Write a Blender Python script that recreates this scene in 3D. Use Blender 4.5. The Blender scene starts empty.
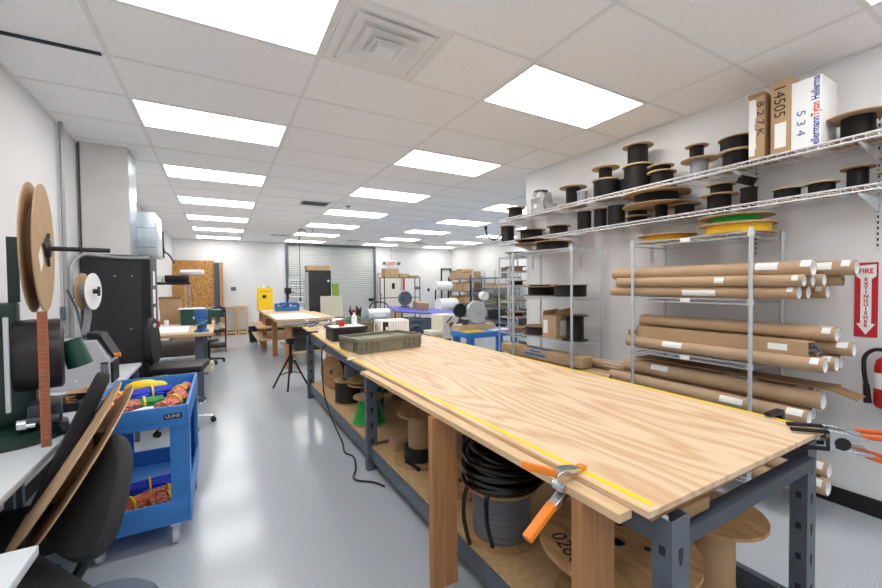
import bpy, bmesh, math, random
from mathutils import Vector, Matrix
random.seed(7)
S = bpy.context.scene
COL = S.collection
PI = math.pi
R = math.radians

# ------------------------------------------------------------------ camera, world, exposure
F_PX, YAW, PITCH, ROLL = 390.5, 0.5143, 0.02367, -0.0094
cam_d = bpy.data.cameras.new('camera'); cam = bpy.data.objects.new('camera', cam_d); COL.objects.link(cam)
cam_d.sensor_fit = 'HORIZONTAL'; cam_d.sensor_width = 36.0; cam_d.lens = F_PX / 882 * 36.0
cam_d.clip_start = 0.02; cam_d.clip_end = 100
cam.location = (0.581, -2.5464, 1.48)
r0 = Vector((math.cos(YAW), -math.sin(YAW), 0)); f0 = Vector((math.sin(YAW), math.cos(YAW), 0)); u0 = Vector((0, 0, 1))
fw = math.cos(PITCH) * f0 - math.sin(PITCH) * u0; up = math.sin(PITCH) * f0 + math.cos(PITCH) * u0
rr = math.cos(ROLL) * r0 + math.sin(ROLL) * up; uu = -math.sin(ROLL) * r0 + math.cos(ROLL) * up
cam.rotation_euler = Matrix((rr, uu, -fw)).transposed().to_euler()
S.camera = cam
w = bpy.data.worlds.new('world'); S.world = w; w.use_nodes = True
w.node_tree.nodes['Background'].inputs[0].default_value = (0.9, 0.95, 1, 1)
w.node_tree.nodes['Background'].inputs[1].default_value = 0.3
S.view_settings.view_transform = 'Standard'; S.view_settings.look = 'None'
S.view_settings.gamma = 1; S.view_settings.use_curve_mapping = False
S.view_settings.exposure = 0.0
PANEL_EMIT = 8.2
S.cycles.max_bounces = 14; S.cycles.diffuse_bounces = 12
S.cycles.sample_clamp_indirect = 10
S.cycles.use_denoising = True

# ------------------------------------------------------------------ materials
M = {}
def srgb(c):
    return tuple(((x/255)/12.92 if x/255 <= .04045 else ((x/255+.055)/1.055)**2.4) for x in c) + (1,)
def mat(name, rgb, rough=.6, metal=0, kind=None, rgb2=None, scale=20, bump=0, spec=.5, emit=0, trans=0, alpha=1, stretch=(1,1,1), coat=0, detail=4, dist=0, lo=.3, hi=.7):
    m = bpy.data.materials.new(name); m.use_nodes = True; M[name] = m
    nt = m.node_tree; b = nt.nodes['Principled BSDF']
    b.inputs['Base Color'].default_value = srgb(rgb); b.inputs['Roughness'].default_value = rough
    b.inputs['Metallic'].default_value = metal; b.inputs['Specular IOR Level'].default_value = spec
    b.inputs['Transmission Weight'].default_value = trans; b.inputs['Alpha'].default_value = alpha
    b.inputs['Coat Weight'].default_value = coat
    if emit:
        b.inputs['Emission Color'].default_value = srgb(rgb); b.inputs['Emission Strength'].default_value = emit
    if kind:
        tc = nt.nodes.new('ShaderNodeTexCoord'); mp = nt.nodes.new('ShaderNodeMapping')
        mp.inputs['Scale'].default_value = stretch
        nt.links.new(tc.outputs['Object'], mp.inputs[0])
        if kind == 'noise':
            t = nt.nodes.new('ShaderNodeTexNoise'); t.inputs['Scale'].default_value = scale; t.inputs['Detail'].default_value = detail
            t.inputs['Distortion'].default_value = dist; o = t.outputs[0]
        elif kind == 'wavez':
            t = nt.nodes.new('ShaderNodeTexWave'); t.bands_direction = 'Z'; t.inputs['Scale'].default_value = scale
            t.inputs['Distortion'].default_value = dist; t.inputs['Detail'].default_value = 1; o = t.outputs[1]
        elif kind == 'wavex':
            t = nt.nodes.new('ShaderNodeTexWave'); t.bands_direction = 'X'; t.inputs['Scale'].default_value = scale
            t.inputs['Distortion'].default_value = dist; t.inputs['Detail'].default_value = detail; t.inputs['Detail Scale'].default_value = 1.2; o = t.outputs[1]
        elif kind == 'grain':
            t = nt.nodes.new('ShaderNodeTexNoise'); t.inputs['Scale'].default_value = scale; t.inputs['Detail'].default_value = 3; t.inputs['Roughness'].default_value = .42
            m1 = nt.nodes.new('ShaderNodeMath'); m1.operation = 'MULTIPLY'; m1.inputs[1].default_value = 19
            m2 = nt.nodes.new('ShaderNodeMath'); m2.operation = 'PINGPONG'; m2.inputs[1].default_value = .5
            t2 = nt.nodes.new('ShaderNodeTexNoise'); t2.inputs['Scale'].default_value = 22; t2.inputs['Detail'].default_value = 4
            mp2 = nt.nodes.new('ShaderNodeMapping'); mp2.inputs['Scale'].default_value = (3, .16, 3)
            nt.links.new(tc.outputs['Object'], mp2.inputs[0]); nt.links.new(mp2.outputs[0], t2.inputs['Vector'])
            m3 = nt.nodes.new('ShaderNodeMath'); m3.operation = 'MULTIPLY'
            nt.links.new(t.outputs[0], m1.inputs[0]); nt.links.new(m1.outputs[0], m2.inputs[0])
            nt.links.new(m2.outputs[0], m3.inputs[0]); nt.links.new(t2.outputs[0], m3.inputs[1])
            m4 = nt.nodes.new('ShaderNodeMath'); m4.operation = 'MULTIPLY'; m4.inputs[1].default_value = 2.6
            nt.links.new(m3.outputs[0], m4.inputs[0]); o = m4.outputs[0]
        elif kind == 'voronoi':
            t = nt.nodes.new('ShaderNodeTexVoronoi'); t.inputs['Scale'].default_value = scale
            s = nt.nodes.new('ShaderNodeSeparateColor'); nt.links.new(t.outputs['Color'], s.inputs[0]); o = s.outputs[0]
        nt.links.new(mp.outputs[0], t.inputs['Vector'])
        if rgb2:
            cr = nt.nodes.new('ShaderNodeValToRGB'); cr.color_ramp.elements[0].position = lo; cr.color_ramp.elements[1].position = hi
            cr.color_ramp.elements[0].color = srgb(rgb); cr.color_ramp.elements[1].color = srgb(rgb2)
            nt.links.new(o, cr.inputs[0]); nt.links.new(cr.outputs[0], b.inputs['Base Color'])
        if bump:
            bp = nt.nodes.new('ShaderNodeBump'); bp.inputs['Strength'].default_value = bump; bp.inputs['Distance'].default_value = .004
            nt.links.new(o, bp.inputs['Height']); nt.links.new(bp.outputs[0], b.inputs['Normal'])
    return m
mat('wall', (226,227,229), .75, kind='noise', rgb2=(231,232,233), scale=3, bump=.05)
mat('ceil', (240,241,243), .9, kind='noise', rgb2=(249,250,251), scale=70, bump=.25, lo=.35, hi=.6, detail=6)
mat('grid', (232,232,233), .6)
mat('dark_gap', (45,55,65), .9)
mat('floor', (166,175,184), .17, kind='noise', rgb2=(192,199,206), scale=130, spec=.7, lo=.35, hi=.65)
mat('diffuser', (255,253,250), .5, emit=PANEL_EMIT)
mat('white_metal', (235,235,235), .4)
mat('black_rubber', (22,22,24), .7)
mat('ply', (206,168,130), .5, kind='grain', rgb2=(226,200,168), scale=1.6, stretch=(1.5,.22,1), spec=.35, lo=-.0, hi=.5)
mat('ply_edge', (168,128,84), .7, kind='noise', rgb2=(120,86,55), scale=8, stretch=(2,2,60))
mat('pine', (205,165,116), .6, kind='noise', rgb2=(225,190,145), scale=5, stretch=(8,8,1), detail=5, dist=.6)
mat('pine_lie', (204,170,128), .6, kind='noise', rgb2=(222,194,156), scale=5, stretch=(9,.8,9), detail=5, dist=.6)
mat('fir', (170,118,74), .6, kind='noise', rgb2=(192,140,94), scale=5, stretch=(10,10,.8), detail=5, dist=.5)
mat('osb', (150,100,48), .75, kind='voronoi', rgb2=(200,150,86), scale=22, stretch=(2.2,1,1), lo=.05, hi=.95)
mat('osb_reel', (160,122,80), .75, kind='noise', rgb2=(196,158,112), scale=14, detail=5, stretch=(2,.7,1))
mat('particle', (186,152,108), .8, kind='noise', rgb2=(202,170,126), scale=30)
mat('cardboard', (176,146,112), .75, kind='noise', rgb2=(188,158,124), scale=8, spec=.3)
mat('tube_card', (178,150,120), .6, kind='noise', rgb2=(190,162,132), scale=6, spec=.35)
mat('card_dark', (140,108,74), .8, kind='noise', rgb2=(152,118,82), scale=8)
mat('card_edge', (196,172,136), .8)
mat('white_cap', (238,240,242), .35)
mat('label_white', (240,240,238), .6)
mat('wire_black', (9,9,11), .5, kind='wavez', scale=60, bump=.6, dist=1.0)
mat('wire_grey', (120,122,128), .4, kind='wavez', scale=30, bump=.8, dist=.3)
mat('wire_green', (16,168,56), .35, kind='wavez', scale=30, bump=.6, dist=.5)
mat('wire_teal', (38,84,78), .45, kind='wavez', scale=30, bump=.6, dist=.5)
mat('wire_yellow', (240,190,30), .4, kind='wavez', scale=40, bump=.5, dist=.5)
mat('wire_clear', (150,152,158), .25, kind='wavez', scale=40, bump=.5, dist=.5)
mat('wire_tan', (186,150,112), .6)
mat('wire_red', (196,78,44), .5, kind='noise', rgb2=(224,130,76), scale=60)
mat('copper_strip', (186,84,62), .45, kind='noise', rgb2=(204,110,84), scale=60)
mat('wire_multi', (176,60,44), .5, kind='voronoi', rgb2=(226,150,120), scale=160)
mat('chrome', (200,205,210), .22, 1)
mat('zinc', (206,214,220), .35, .55)
mat('galv', (178,190,200), .3, .75, kind='noise', rgb2=(205,214,222), scale=6)
mat('duct_wrap', (208,206,204), .55, kind='noise', rgb2=(220,219,217), scale=4, bump=.1)
mat('conduit', (170,172,174), .4, .6)
mat('white_wire', (222,224,228), .4)
mat('steel_grey', (86,96,110), .45, .2, kind='noise', rgb2=(100,110,124), scale=12)
mat('steel_dark', (66,74,86), .45, .2)
mat('black_cab', (38,39,43), .5, kind='noise', rgb2=(44,45,50), scale=2)
mat('black', (16,16,18), .5)
mat('black_gloss', (14,14,16), .25)
mat('black_fabric', (24,24,26), .95, kind='noise', rgb2=(34,34,36), scale=250, bump=.2)
mat('grey_fabric', (46,46,48), .95, kind='noise', rgb2=(66,66,68), scale=220, bump=.3)
mat('cart_blue', (56,126,204), .45)
mat('bench_blue', (50,126,206), .4)
mat('bright_blue', (20,60,200), .5)
mat('vise_blue', (52,112,176), .35)
mat('navy', (24,40,84), .6)
mat('yellow', (250,214,20), .45)
mat('tape_yellow', (242,206,40), .5)
mat('orange', (236,130,20), .4)
mat('orange_red', (214,96,30), .45)
mat('red', (200,24,32), .35)
mat('sign_red', (196,26,44), .45)
mat('white', (242,243,244), .5)
mat('paper', (248,248,250), .7)
mat('desk_white', (214,220,226), .35)
mat('dark_green', (26,56,50), .4)
mat('machine_green', (24,74,62), .4)
mat('drum', (44,42,44), .35, .3)
mat('machine_grey', (196,200,206), .4)
mat('olive', (122,122,98), .5)
mat('tote_olive', (120,118,100), .5, kind='noise', rgb2=(130,128,110), scale=6)
mat('tote_dark', (52,52,54), .5)
mat('tote_slate', (74,84,104), .55)
mat('beige', (222,214,196), .5)
mat('beige_board', (206,200,178), .6)
mat('lime', (124,160,50), .5)
mat('roll_door', (206,209,207), .5)
mat('door_paint', (232,228,220), .5)
mat('door_frame', (196,188,178), .5)
mat('purple', (98,104,190), .6)
mat('foam_white', (238,240,242), .6)
mat('plastic_film', (190,192,196), .25, trans=.2)
mat('ink', (40,38,38), .7)
mat('logo_blue', (24,60,150), .5)
mat('logo_red', (216,40,40), .5)
mat('print_blue', (60,110,160), .7)
mat('green_plastic', (40,150,70), .4)
mat('fan_grey', (96,104,120), .5)
mat('amber', (230,170,30), .4)

# ------------------------------------------------------------------ mesh helper
class MB:
    def __init__(s): s.bm = bmesh.new()
    def _tr(s, vs, mx):
        if mx is not None: bmesh.ops.transform(s.bm, matrix=mx, verts=vs)
    def box(s, c, d, rot=None, bev=0):
        g = bmesh.ops.create_cube(s.bm, size=1); vs = g['verts']
        for v in vs: v.co = Vector((v.co.x*d[0], v.co.y*d[1], v.co.z*d[2]))
        if bev:
            es = list({e for v in vs for e in v.link_edges})
            gb = bmesh.ops.bevel(s.bm, geom=es, offset=bev, segments=2, affect='EDGES', profile=.6)
            vs = list({v for f in gb['faces'] for v in f.verts} | {v for v in vs if v.is_valid})
        mx = Matrix.Translation(c)
        if rot is not None: mx = mx @ (rot if isinstance(rot, Matrix) else Matrix.Rotation(rot, 4, 'Z'))
        s._tr(vs, mx); return s
    def b2(s, lo, hi, bev=0):
        return s.box([(a+b)/2 for a, b in zip(lo, hi)], [abs(b-a) for a, b in zip(lo, hi)], bev=bev)
    def cyl(s, p0, p1, r, r1=None, n=20):
        p0 = Vector(p0); p1 = Vector(p1); d = p1-p0
        mx = Matrix.Translation((p0+p1)/2) @ d.to_track_quat('Z', 'Y').to_matrix().to_4x4()
        bmesh.ops.create_cone(s.bm, cap_ends=True, segments=n, radius1=r, radius2=r if r1 is None else r1, depth=d.length, matrix=mx); return s
    def lathe(s, prof, n=32, mx=None, closed=True):
        rings = []
        for r, z in prof:
            rings.append([s.bm.verts.new((r*math.cos(2*PI*k/n), r*math.sin(2*PI*k/n), z)) for k in range(n)])
        m = len(prof)
        for i in range(m if closed else m-1):
            a, b = rings[i], rings[(i+1) % m]
            for k in range(n): s.bm.faces.new((a[k], a[(k+1) % n], b[(k+1) % n], b[k]))
        if not closed:
            s.bm.faces.new(rings[0][::-1]); s.bm.faces.new(rings[-1])
        s._tr([v for q in rings for v in q], mx); return s
    def ring(s, r_in, r_out, z0, z1, n=32, mx=None):
        return s.lathe([(r_in, z0), (r_out, z0), (r_out, z1), (r_in, z1)], n, mx)
    def disc(s, r, z0, z1, n=32, mx=None):
        return s.lathe([(r, z0), (r, z1)], n, mx, closed=False)
    def prism(s, pts, z0, z1, mx=None):
        a = [s.bm.verts.new((x, y, z0)) for x, y in pts]; b = [s.bm.verts.new((x, y, z1)) for x, y in pts]; n = len(pts)
        s.bm.faces.new(a[::-1]); s.bm.faces.new(b)
        for i in range(n): s.bm.faces.new((a[i], a[(i+1) % n], b[(i+1) % n], b[i]))
        s._tr(a+b, mx); return s
    def tube(s, pts, r, n=8, closed=False):
        pts = [Vector(p) for p in pts]; m = len(pts); rings = []; prev = None
        for i, p in enumerate(pts):
            if closed: t = pts[(i+1) % m]-pts[i-1]
            else: t = pts[min(i+1, m-1)]-pts[max(i-1, 0)]
            t.normalize()
            if prev is None:
                a = t.orthogonal().normalized()
            else:
                a = (prev - t*prev.dot(t)); a = a.normalized() if a.length > 1e-6 else t.orthogonal().normalized()
            prev = a; b = t.cross(a)
            rings.append([s.bm.verts.new(p + r*(math.cos(2*PI*k/n)*a + math.sin(2*PI*k/n)*b)) for k in range(n)])
        for i in range(m if closed else m-1):
            A, B = rings[i], rings[(i+1) % m]
            for k in range(n): s.bm.faces.new((A[k], A[(k+1) % n], B[(k+1) % n], B[k]))
        if not closed:
            s.bm.faces.new(rings[0][::-1]); s.bm.faces.new(rings[-1])
        return s
    def ball(s, c, d, n=16):
        g = bmesh.ops.create_uvsphere(s.bm, u_segments=n, v_segments=max(6, n//2), radius=.5)
        s._tr(g['verts'], Matrix.Translation(c) @ Matrix.Diagonal((d[0], d[1], d[2], 1))); return s
    def build(s, name, m, parent=None, loc=None, rot=None, sharp=.7, bevel=0):
        bmesh.ops.recalc_face_normals(s.bm, faces=s.bm.faces)
        me = bpy.data.meshes.new(name); s.bm.to_mesh(me); s.bm.free()
        for p in me.polygons: p.use_smooth = True
        me.set_sharp_from_angle(angle=sharp)
        me.materials.append(M[m] if isinstance(m, str) else m)
        o = bpy.data.objects.new(name, me); COL.objects.link(o)
        if parent is not None: o.parent = parent
        if loc: o.location = loc
        if rot: o.rotation_euler = rot
        if bevel:
            bv = o.modifiers.new('bevel', 'BEVEL'); bv.width = bevel; bv.segments = 2; bv.limit_method = 'ANGLE'
        return o
def smooth_path(pts, k=6):
    P = [Vector(p) for p in pts]; out = []
    for i in range(len(P)-1):
        a, b, c, d = P[max(i-1, 0)], P[i], P[i+1], P[min(i+2, len(P)-1)]
        for j in range(k):
            t = j/k
            out.append(.5*((2*b)+(c-a)*t+(2*a-5*b+4*c-d)*t*t+(3*b-a-3*c+d)*t**3))
    out.append(P[-1]); return out
def tag(o, label, cat, group=None, kind=None):
    o['label'] = label; o['category'] = cat
    if group: o['group'] = group
    if kind: o['kind'] = kind
    return o
def thing(name, label, cat, loc=(0, 0, 0), rz=0, group=None, rot=None):
    o = bpy.data.objects.new(name, None); COL.objects.link(o); o.empty_display_size = .05
    o.location = loc; o.rotation_euler = rot if rot else (0, 0, rz)
    return tag(o, label, cat, group)
def struct(name, mb, m, parent=None, **k):
    o = mb.build(name, m, parent, **k)
    if parent is None: o['kind'] = 'structure'
    return o
def text(name, body, size, m, parent, loc, rot, extrude=.0006, align='CENTER', bold=0, squash=1):
    c = bpy.data.curves.new(name, 'FONT'); c.body = body; c.size = size; c.extrude = extrude; c.offset = bold
    c.align_x = align; c.align_y = 'CENTER'; c.resolution_u = 3
    tmp = bpy.data.objects.new('tmp', c); COL.objects.link(tmp)
    dg = bpy.context.evaluated_depsgraph_get(); dg.update()
    me = bpy.data.meshes.new_from_object(tmp.evaluated_get(dg)); bpy.data.objects.remove(tmp)
    me.materials.clear(); me.materials.append(M[m]); me.name = name
    o = bpy.data.objects.new(name, me); COL.objects.link(o); o.parent = parent
    o.location = loc; o.rotation_euler = rot; o.scale = (squash, 1, 1); return o
def dup(root, loc, rz, label):
    r = root.copy(); COL.objects.link(r); r.location = loc; r.rotation_euler = (0, 0, rz); r['label'] = label
    for ch in list(root.children):
        c = ch.copy(); COL.objects.link(c); c.parent = r
        for g in list(ch.children):
            d = g.copy(); COL.objects.link(d); d.parent = c
    return r

# ------------------------------------------------------------------ the room
H = 2.928; T = .6096; XL, XR, XF, YB, YN, YE = -.63, 4.13, 8.95, 11.35, -5.2, 1.41
struct('floor', MB().b2((XL-.1, YN-.1, -.1), (XF+.1, YB+.1, 0)), 'floor')
ceil = struct('ceiling', MB().b2((XL-.1, YN-.1, H), (XF+.1, YB+.1, H+.1)), 'ceil')
g = MB()
for x in (0, 1.153, 2.388, 3.602, 4.968, 6.17, 7.35, 8.55): g.b2((x-.012, YN, H-.005), (x+.012, YB, H-.0005))
j = -8
while j*T < YB:
    if j*T > YN: g.b2((XL, j*T-.01, H-.004), (XF if j*T > YE else XR, j*T+.01, H-.0003))
    j += 1
g.b2((1.768, -T, H-.0045), (1.792, 0, H-.0004))
g.build('ceiling_grid', 'grid', ceil)
g = MB()
for a, b in (((XL, YN), (XL+.02, YB)), ((XR-.02, YN), (XR, YE)), ((XF-.02, YE), (XF, YB)), ((XL, YB-.02), (XF, YB))): g.b2((a[0], a[1], H-.012), (b[0], b[1], H-.0008))
g.build('wall_angle', 'grid', ceil)
MB().b2((XL+.02, .595, H-.010), (-.03, .625, H-.001)).build('tile_gap', 'dark_gap', ceil)
struct('wall_left', MB().b2((XL-.1, YN, 0), (XL, YB, H)), 'wall')
struct('wall_right', MB().b2((XR, YN, 0), (XR+.12, YE, H)), 'wall')
struct('wall_partition', MB().b2((XR+.12, YE-.12, 0), (XF, YE, H)), 'wall')
struct('wall_far_right', MB().b2((XF, YE, 0), (XF+.1, YB, H)), 'wall')
struct('wall_rear', MB().b2((XL, YN-.1, 0), (XR, YN, H)), 'wall')
wb = MB().b2((XL, YB, 0), (2.56, YB+.1, H)).b2((5.58, YB, 0), (XF, YB+.1, H)).b2((2.56, YB, 2.86), (5.58, YB+.1, H))
struct('wall_back', wb, 'wall')
struct('baseboard_right', MB().b2((XR-.012, YN, 0), (XR, YE, .11)), 'black_rubber')
struct('baseboard_back', MB().b2((XL, YB-.012, 0), (2.42, YB, .1)).b2((6.55, YB-.012, 0), (XF, YB, .1)), 'black_rubber')
struct('baseboard_left', MB().b2((XL, YN, 0), (XL+.012, YB-.012, .1)), 'black_rubber')
struct('baseboard_far_right', MB().b2((XF-.012, YE, 0), (XF, YB-.012, .1)), 'black_rubber')
struct('trim_1', MB().b2((XR-.004, YE-.03, 0), (XR+.12, YE+.004, H-.012)), 'wall')
# roll-up door
rd = MB(); z = 0.0; prof = []
while z < 2.84:
    prof += [(YB+.02, z), (YB+.045, z+.012), (YB+.045, z+.06), (YB+.02, z+.072)]; z += .075
pts = [(y, zz) for y, zz in prof] + [(YB+.09, prof[-1][1]), (YB+.09, 0)]
rd.prism(pts, 0, 3.02, Matrix(((0, 0, 1, 2.56), (1, 0, 0, 0), (0, 1, 0, 0), (0, 0, 0, 1))))
d1 = struct('door_1', rd, 'roll_door', sharp=.3)
for a_, b_ in (((2.49, YB-.05, 0), (2.58, YB-.001, 2.84)), ((5.56, YB-.05, 0), (5.64, YB-.001, 2.84)), ((2.49, YB-.06, 2.8405), (5.64, YB-.002, 2.90))): MB().b2(a_, b_).build('door_track', 'steel_grey', d1)
MB().b2((5.36, YB-.02, .9), (5.54, YB+.02, 1.0)).build('door_latch', 'black', d1)
# exit door
d2 = struct('door_2', MB().b2((5.77, YB-.03, 0.005), (6.64, YB-.006, 1.88)), 'door_paint')
for a_, b_ in (((5.70, YB-.045, 0), (5.77, YB-.002, 1.95)), ((6.64, YB-.045, 0), (6.71, YB-.002, 1.95)), ((5.7705, YB-.045, 1.88), (6.6395, YB-.002, 1.95))): MB().b2(a_, b_).build('door_frame', 'door_frame', d2)
MB().b2((6.27, YB-.034, 1.34), (6.39, YB-.0295, 1.56)).build('door_sign', 'black', d2)
MB().cyl((5.84, YB-.03, .98), (5.84, YB-.08, .98), .03).build('door_knob', 'chrome', d2)
MB().cyl((5.84, YB-.03, 1.12), (5.84, YB-.05, 1.12), .028).build('door_lock', 'chrome', d2)

# ------------------------------------------------------------------ ceiling lights
ORD = ['nearest the camera', 'second from the camera', 'third from the camera', 'fourth from the camera', 'fifth from the camera', 'sixth from the camera', 'seventh from the camera', 'eighth from the camera', 'ninth from the camera']
proto = None
def panel_light(xa, xb, j, label):
    global proto
    cx, cy = (xa+xb)/2, (j+.5)*T
    if proto is None or abs(proto['w']-(xb-xa)) > .02:
        t = thing('ceiling_light', label, 'ceiling light', (cx, cy, H), 0, 'recessed ceiling light panels'); t['w'] = xb-xa
        hw, hd = (xb-xa)/2-.014, T/2-.012
        f = MB()
        f.b2((-hw, -hd, -.008), (hw, -hd+.012, -.0002)).b2((-hw, hd-.012, -.008), (hw, hd, -.0002))
        f.b2((-hw, -hd+.012, -.008), (-hw+.012, hd-.012, -.0002)).b2((hw-.012, -hd+.012, -.008), (hw, hd-.012, -.0002))
        f.build('frame', 'white_metal', t)
        MB().b2((-hw+.012, -hd+.012, -.005), (hw-.012, hd-.012, -.001)).build('diffuser', 'diffuser', t)
        proto = t; return t
    return dup(proto, (cx, cy, H), 0, label)
rows_l = [-7, -4, -1, 2, 5, 8, 11, 14, 17]
vis = 0
for j in rows_l:
    k = rows_l.index(j)-2
    panel_light(0, 1.153, j, 'glowing ceiling panel in the left row, %s' % ORD[k] if k >= 0 else 'glowing ceiling panel of the left row %s behind the camera' % ('one panel' if k == -1 else 'two panels'))
proto = None
for j in rows_l:
    k = rows_l.index(j)-1
    panel_light(2.388, 3.602, j, 'glowing ceiling panel in the second row from the left, %s' % ORD[k] if k >= 0 else 'glowing ceiling panel of the second row behind the camera')
proto = None
for k, j in enumerate([5, 8, 11, 14, 17]):
    panel_light(4.968, 6.17, j, 'glowing ceiling panel in the third row from the left, %s' % ORD[k])
for k, j in enumerate([8, 11, 14, 17]):
    panel_light(7.35, 8.55, j, 'glowing ceiling panel in the rightmost row by the far wall, %s' % ORD[k])
# air diffuser and vents
t = thing('air_diffuser', 'white square ceiling air diffuser with stepped louvres beside the nearest light', 'air diffuser', (1.4715, -.3048, H), 0)
hw = .298
f = MB(); f.b2((-hw, -hw, -.009), (hw, -hw+.05, -.001)).b2((-hw, hw-.05, -.009), (hw, hw, -.001)).b2((-hw, -hw+.05, -.009), (-hw+.05, hw-.05, -.001)).b2((hw-.05, -hw+.05, -.009), (hw, hw-.05, -.001))
f.build('frame', 'white_metal', t)
MB().b2((-hw+.05, -hw+.05, -.003), (hw-.05, hw-.05, -.001)).build('throat', 'white_metal', t)
for y_ in (.04, .13): MB().ball((0, y_, -.012 if y_ > .1 else -.03), (.09, .035, .012), 12).build('damper_hole', 'black', t)
for s1, s0, z1 in ((.235, .17, -.02), (.165, .11, -.032), (.10, .05, -.042)):
    f = MB(); o_ = [(-s1, -s1), (s1, -s1), (s1, s1), (-s1, s1)]
    a = [f.bm.verts.new((x, y, z1)) for x, y in o_]; b = [f.bm.verts.new((x*s0/s1, y*s0/s1, -.004)) for x, y in o_]
    c = [f.bm.verts.new((x*(s1-.012)/s1, y*(s1-.012)/s1, z1+.002)) for x, y in o_]
    for i in range(4):
        f.bm.faces.new((a[i], a[(i+1) % 4], b[(i+1) % 4], b[i])); f.bm.faces.new((a[i], c[i], c[(i+1) % 4], a[(i+1) % 4]))
        f.bm.faces.new((c[i], b[i], b[(i+1) % 4], c[(i+1) % 4]))
    f.build('louvre', 'white_metal', t, sharp=.3)
MB().b2((-.055, -.055, -.052), (.055, .055, -.004)).build('centre_plate', 'white_metal', t)
def vent(x, y, sx, sy, label):
    t = thing('ceiling_vent', label, 'vent', (x, y, H), 0, 'small ceiling vents')
    MB().b2((-sx/2, -sy/2, -.008), (sx/2, -sy/2+.03, -.001)).b2((-sx/2, sy/2-.03, -.008), (sx/2, sy/2, -.001)).b2((-sx/2, -sy/2+.03, -.008), (-sx/2+.03, sy/2-.03, -.001)).b2((sx/2-.03, -sy/2+.03, -.008), (sx/2, sy/2-.03, -.001)).build('frame', 'grid', t)
    MB().b2((-sx/2+.03, -sy/2+.03, -.003), (sx/2-.03, sy/2-.03, -.001)).build('backing', 'ink', t)
    n = 5
    for i in range(n):
        yy = -sy/2+.03+(i+.5)*(sy-.06)/n
        MB().box((0, yy, -.006), (sx-.06, .022, .002), Matrix.Rotation(.5, 4, 'X')).build('slat', 'grid', t)
vent(2.05, 4.53, .5, .42, 'grey louvred ceiling vent left of the second light row, nearer one')
vent(2.08, 9.35, .5, .3, 'small grey ceiling vent near the back wall beside the left light row')
vent(6.6, 9.6, .5, .3, 'small dark ceiling vent near the back wall between the right light rows')
vent(4.3, 9.8, .4, .3, 'small dark ceiling vent in front of the roll-up door')
t = thing('sprinkler_head', 'small dark sprinkler head in ceiling before the second-row light', 'sprinkler', (2.64, 4.5, H))
MB().lathe([(.05, -.004), (.05, -.0005), (.012, -.0005), (.012, -.03), (.02, -.034), (.02, -.038), (.008, -.038), (.008, -.008)]).build('escutcheon', 'fan_grey', t)
t = thing('hanging_cord', 'black power cord hanging from the ceiling over the far wooden bench', 'cord', (2.35, 7.85, H))
MB().tube([(0, 0, -.002), (0, 0, -.9), (.0, .0, -1.75)], .008).build('cable', 'black', t)
MB().tube(smooth_path([(0, 0, -.01), (.12, 0, -.03), (.22, 0, -.13), (.30, 0, -.10), (.33, 0, -.02)]), .010).build('hook', 'black', t)
MB().cyl((0, 0, -1.75), (0, 0, -1.83), .022).build('plug', 'black', t)
# exit sign
t = thing('exit_sign', 'white hanging exit sign with red letters and two emergency lamp heads', 'exit sign', (5.96, 10.6, 2.26))
MB().b2((-.19, -.02, -.13), (.19, .02, .13), bev=.008).build('housing', 'white', t)
MB().cyl((0, 0, .13), (0, 0, H-2.26-.001), .008, n=8).build('stem', 'conduit', t)
text('lettering', 'EXIT', .15, 'red', t, (0, -.0215, 0), (PI/2, 0, 0), bold=.004)
for s in (-1, 1):
    MB().cyl((s*.20, 0, 0), (s*.27, -.02, .0), .016).cyl((s*.28, .03, 0), (s*.28, -.06, 0), .05, .062).build('lamp_head', 'olive', t)

# ------------------------------------------------------------------ spools
def ridged(r0_, r1_, za, zb_, n, d=.006):
    out = [(.05, za), (r0_, za)]
    for i in range(n):
        q = (i+.5)/n; out += [(r0_+(r1_-r0_)*q**.6+d, za+(zb_-za)*q), (r0_+(r1_-r0_)*((i+1)/n)**.6, za+(zb_-za)*(i+1)/n)]
    return out+[(.05, zb_)]
def spool(label, loc, r, core, h, wire='wire_black', wr=None, fl='card_edge', ft=.006, group=None, rot=None, top=True, bottom=True, name='wire_spool', hole=.014, corem='cardboard', cat='wire spool'):
    t = thing(name, label, cat, loc, 0, group, rot)
    wr = wr or core*1.4
    if bottom: MB().ring(hole, r, 0, ft).build('flange', fl, t)
    if top: MB().ring(hole, r, h-ft, h).build('flange', fl, t)
    zb, zt = (ft if bottom else 0)+.0004, h-(ft if top else 0)-.0004
    if wr > core+.001 and wire == 'wire_grey': MB().lathe([(max(core, .05) if a == .05 else a, b) for a, b in ridged(wr-.005, wr-.005, zb, zt, max(4, int((zt-zb)/.016)), .005)], 36).build('winding', wire, t, sharp=3)
    elif wr > core+.001:
        MB().ring(core, wr, zb, zt if wire != 'half' else zb+(zt-zb)*.5).build('winding', wire, t)
    MB().ring(hole, core-.0005, zb, zt).build('core', corem, t)
    return t

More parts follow.
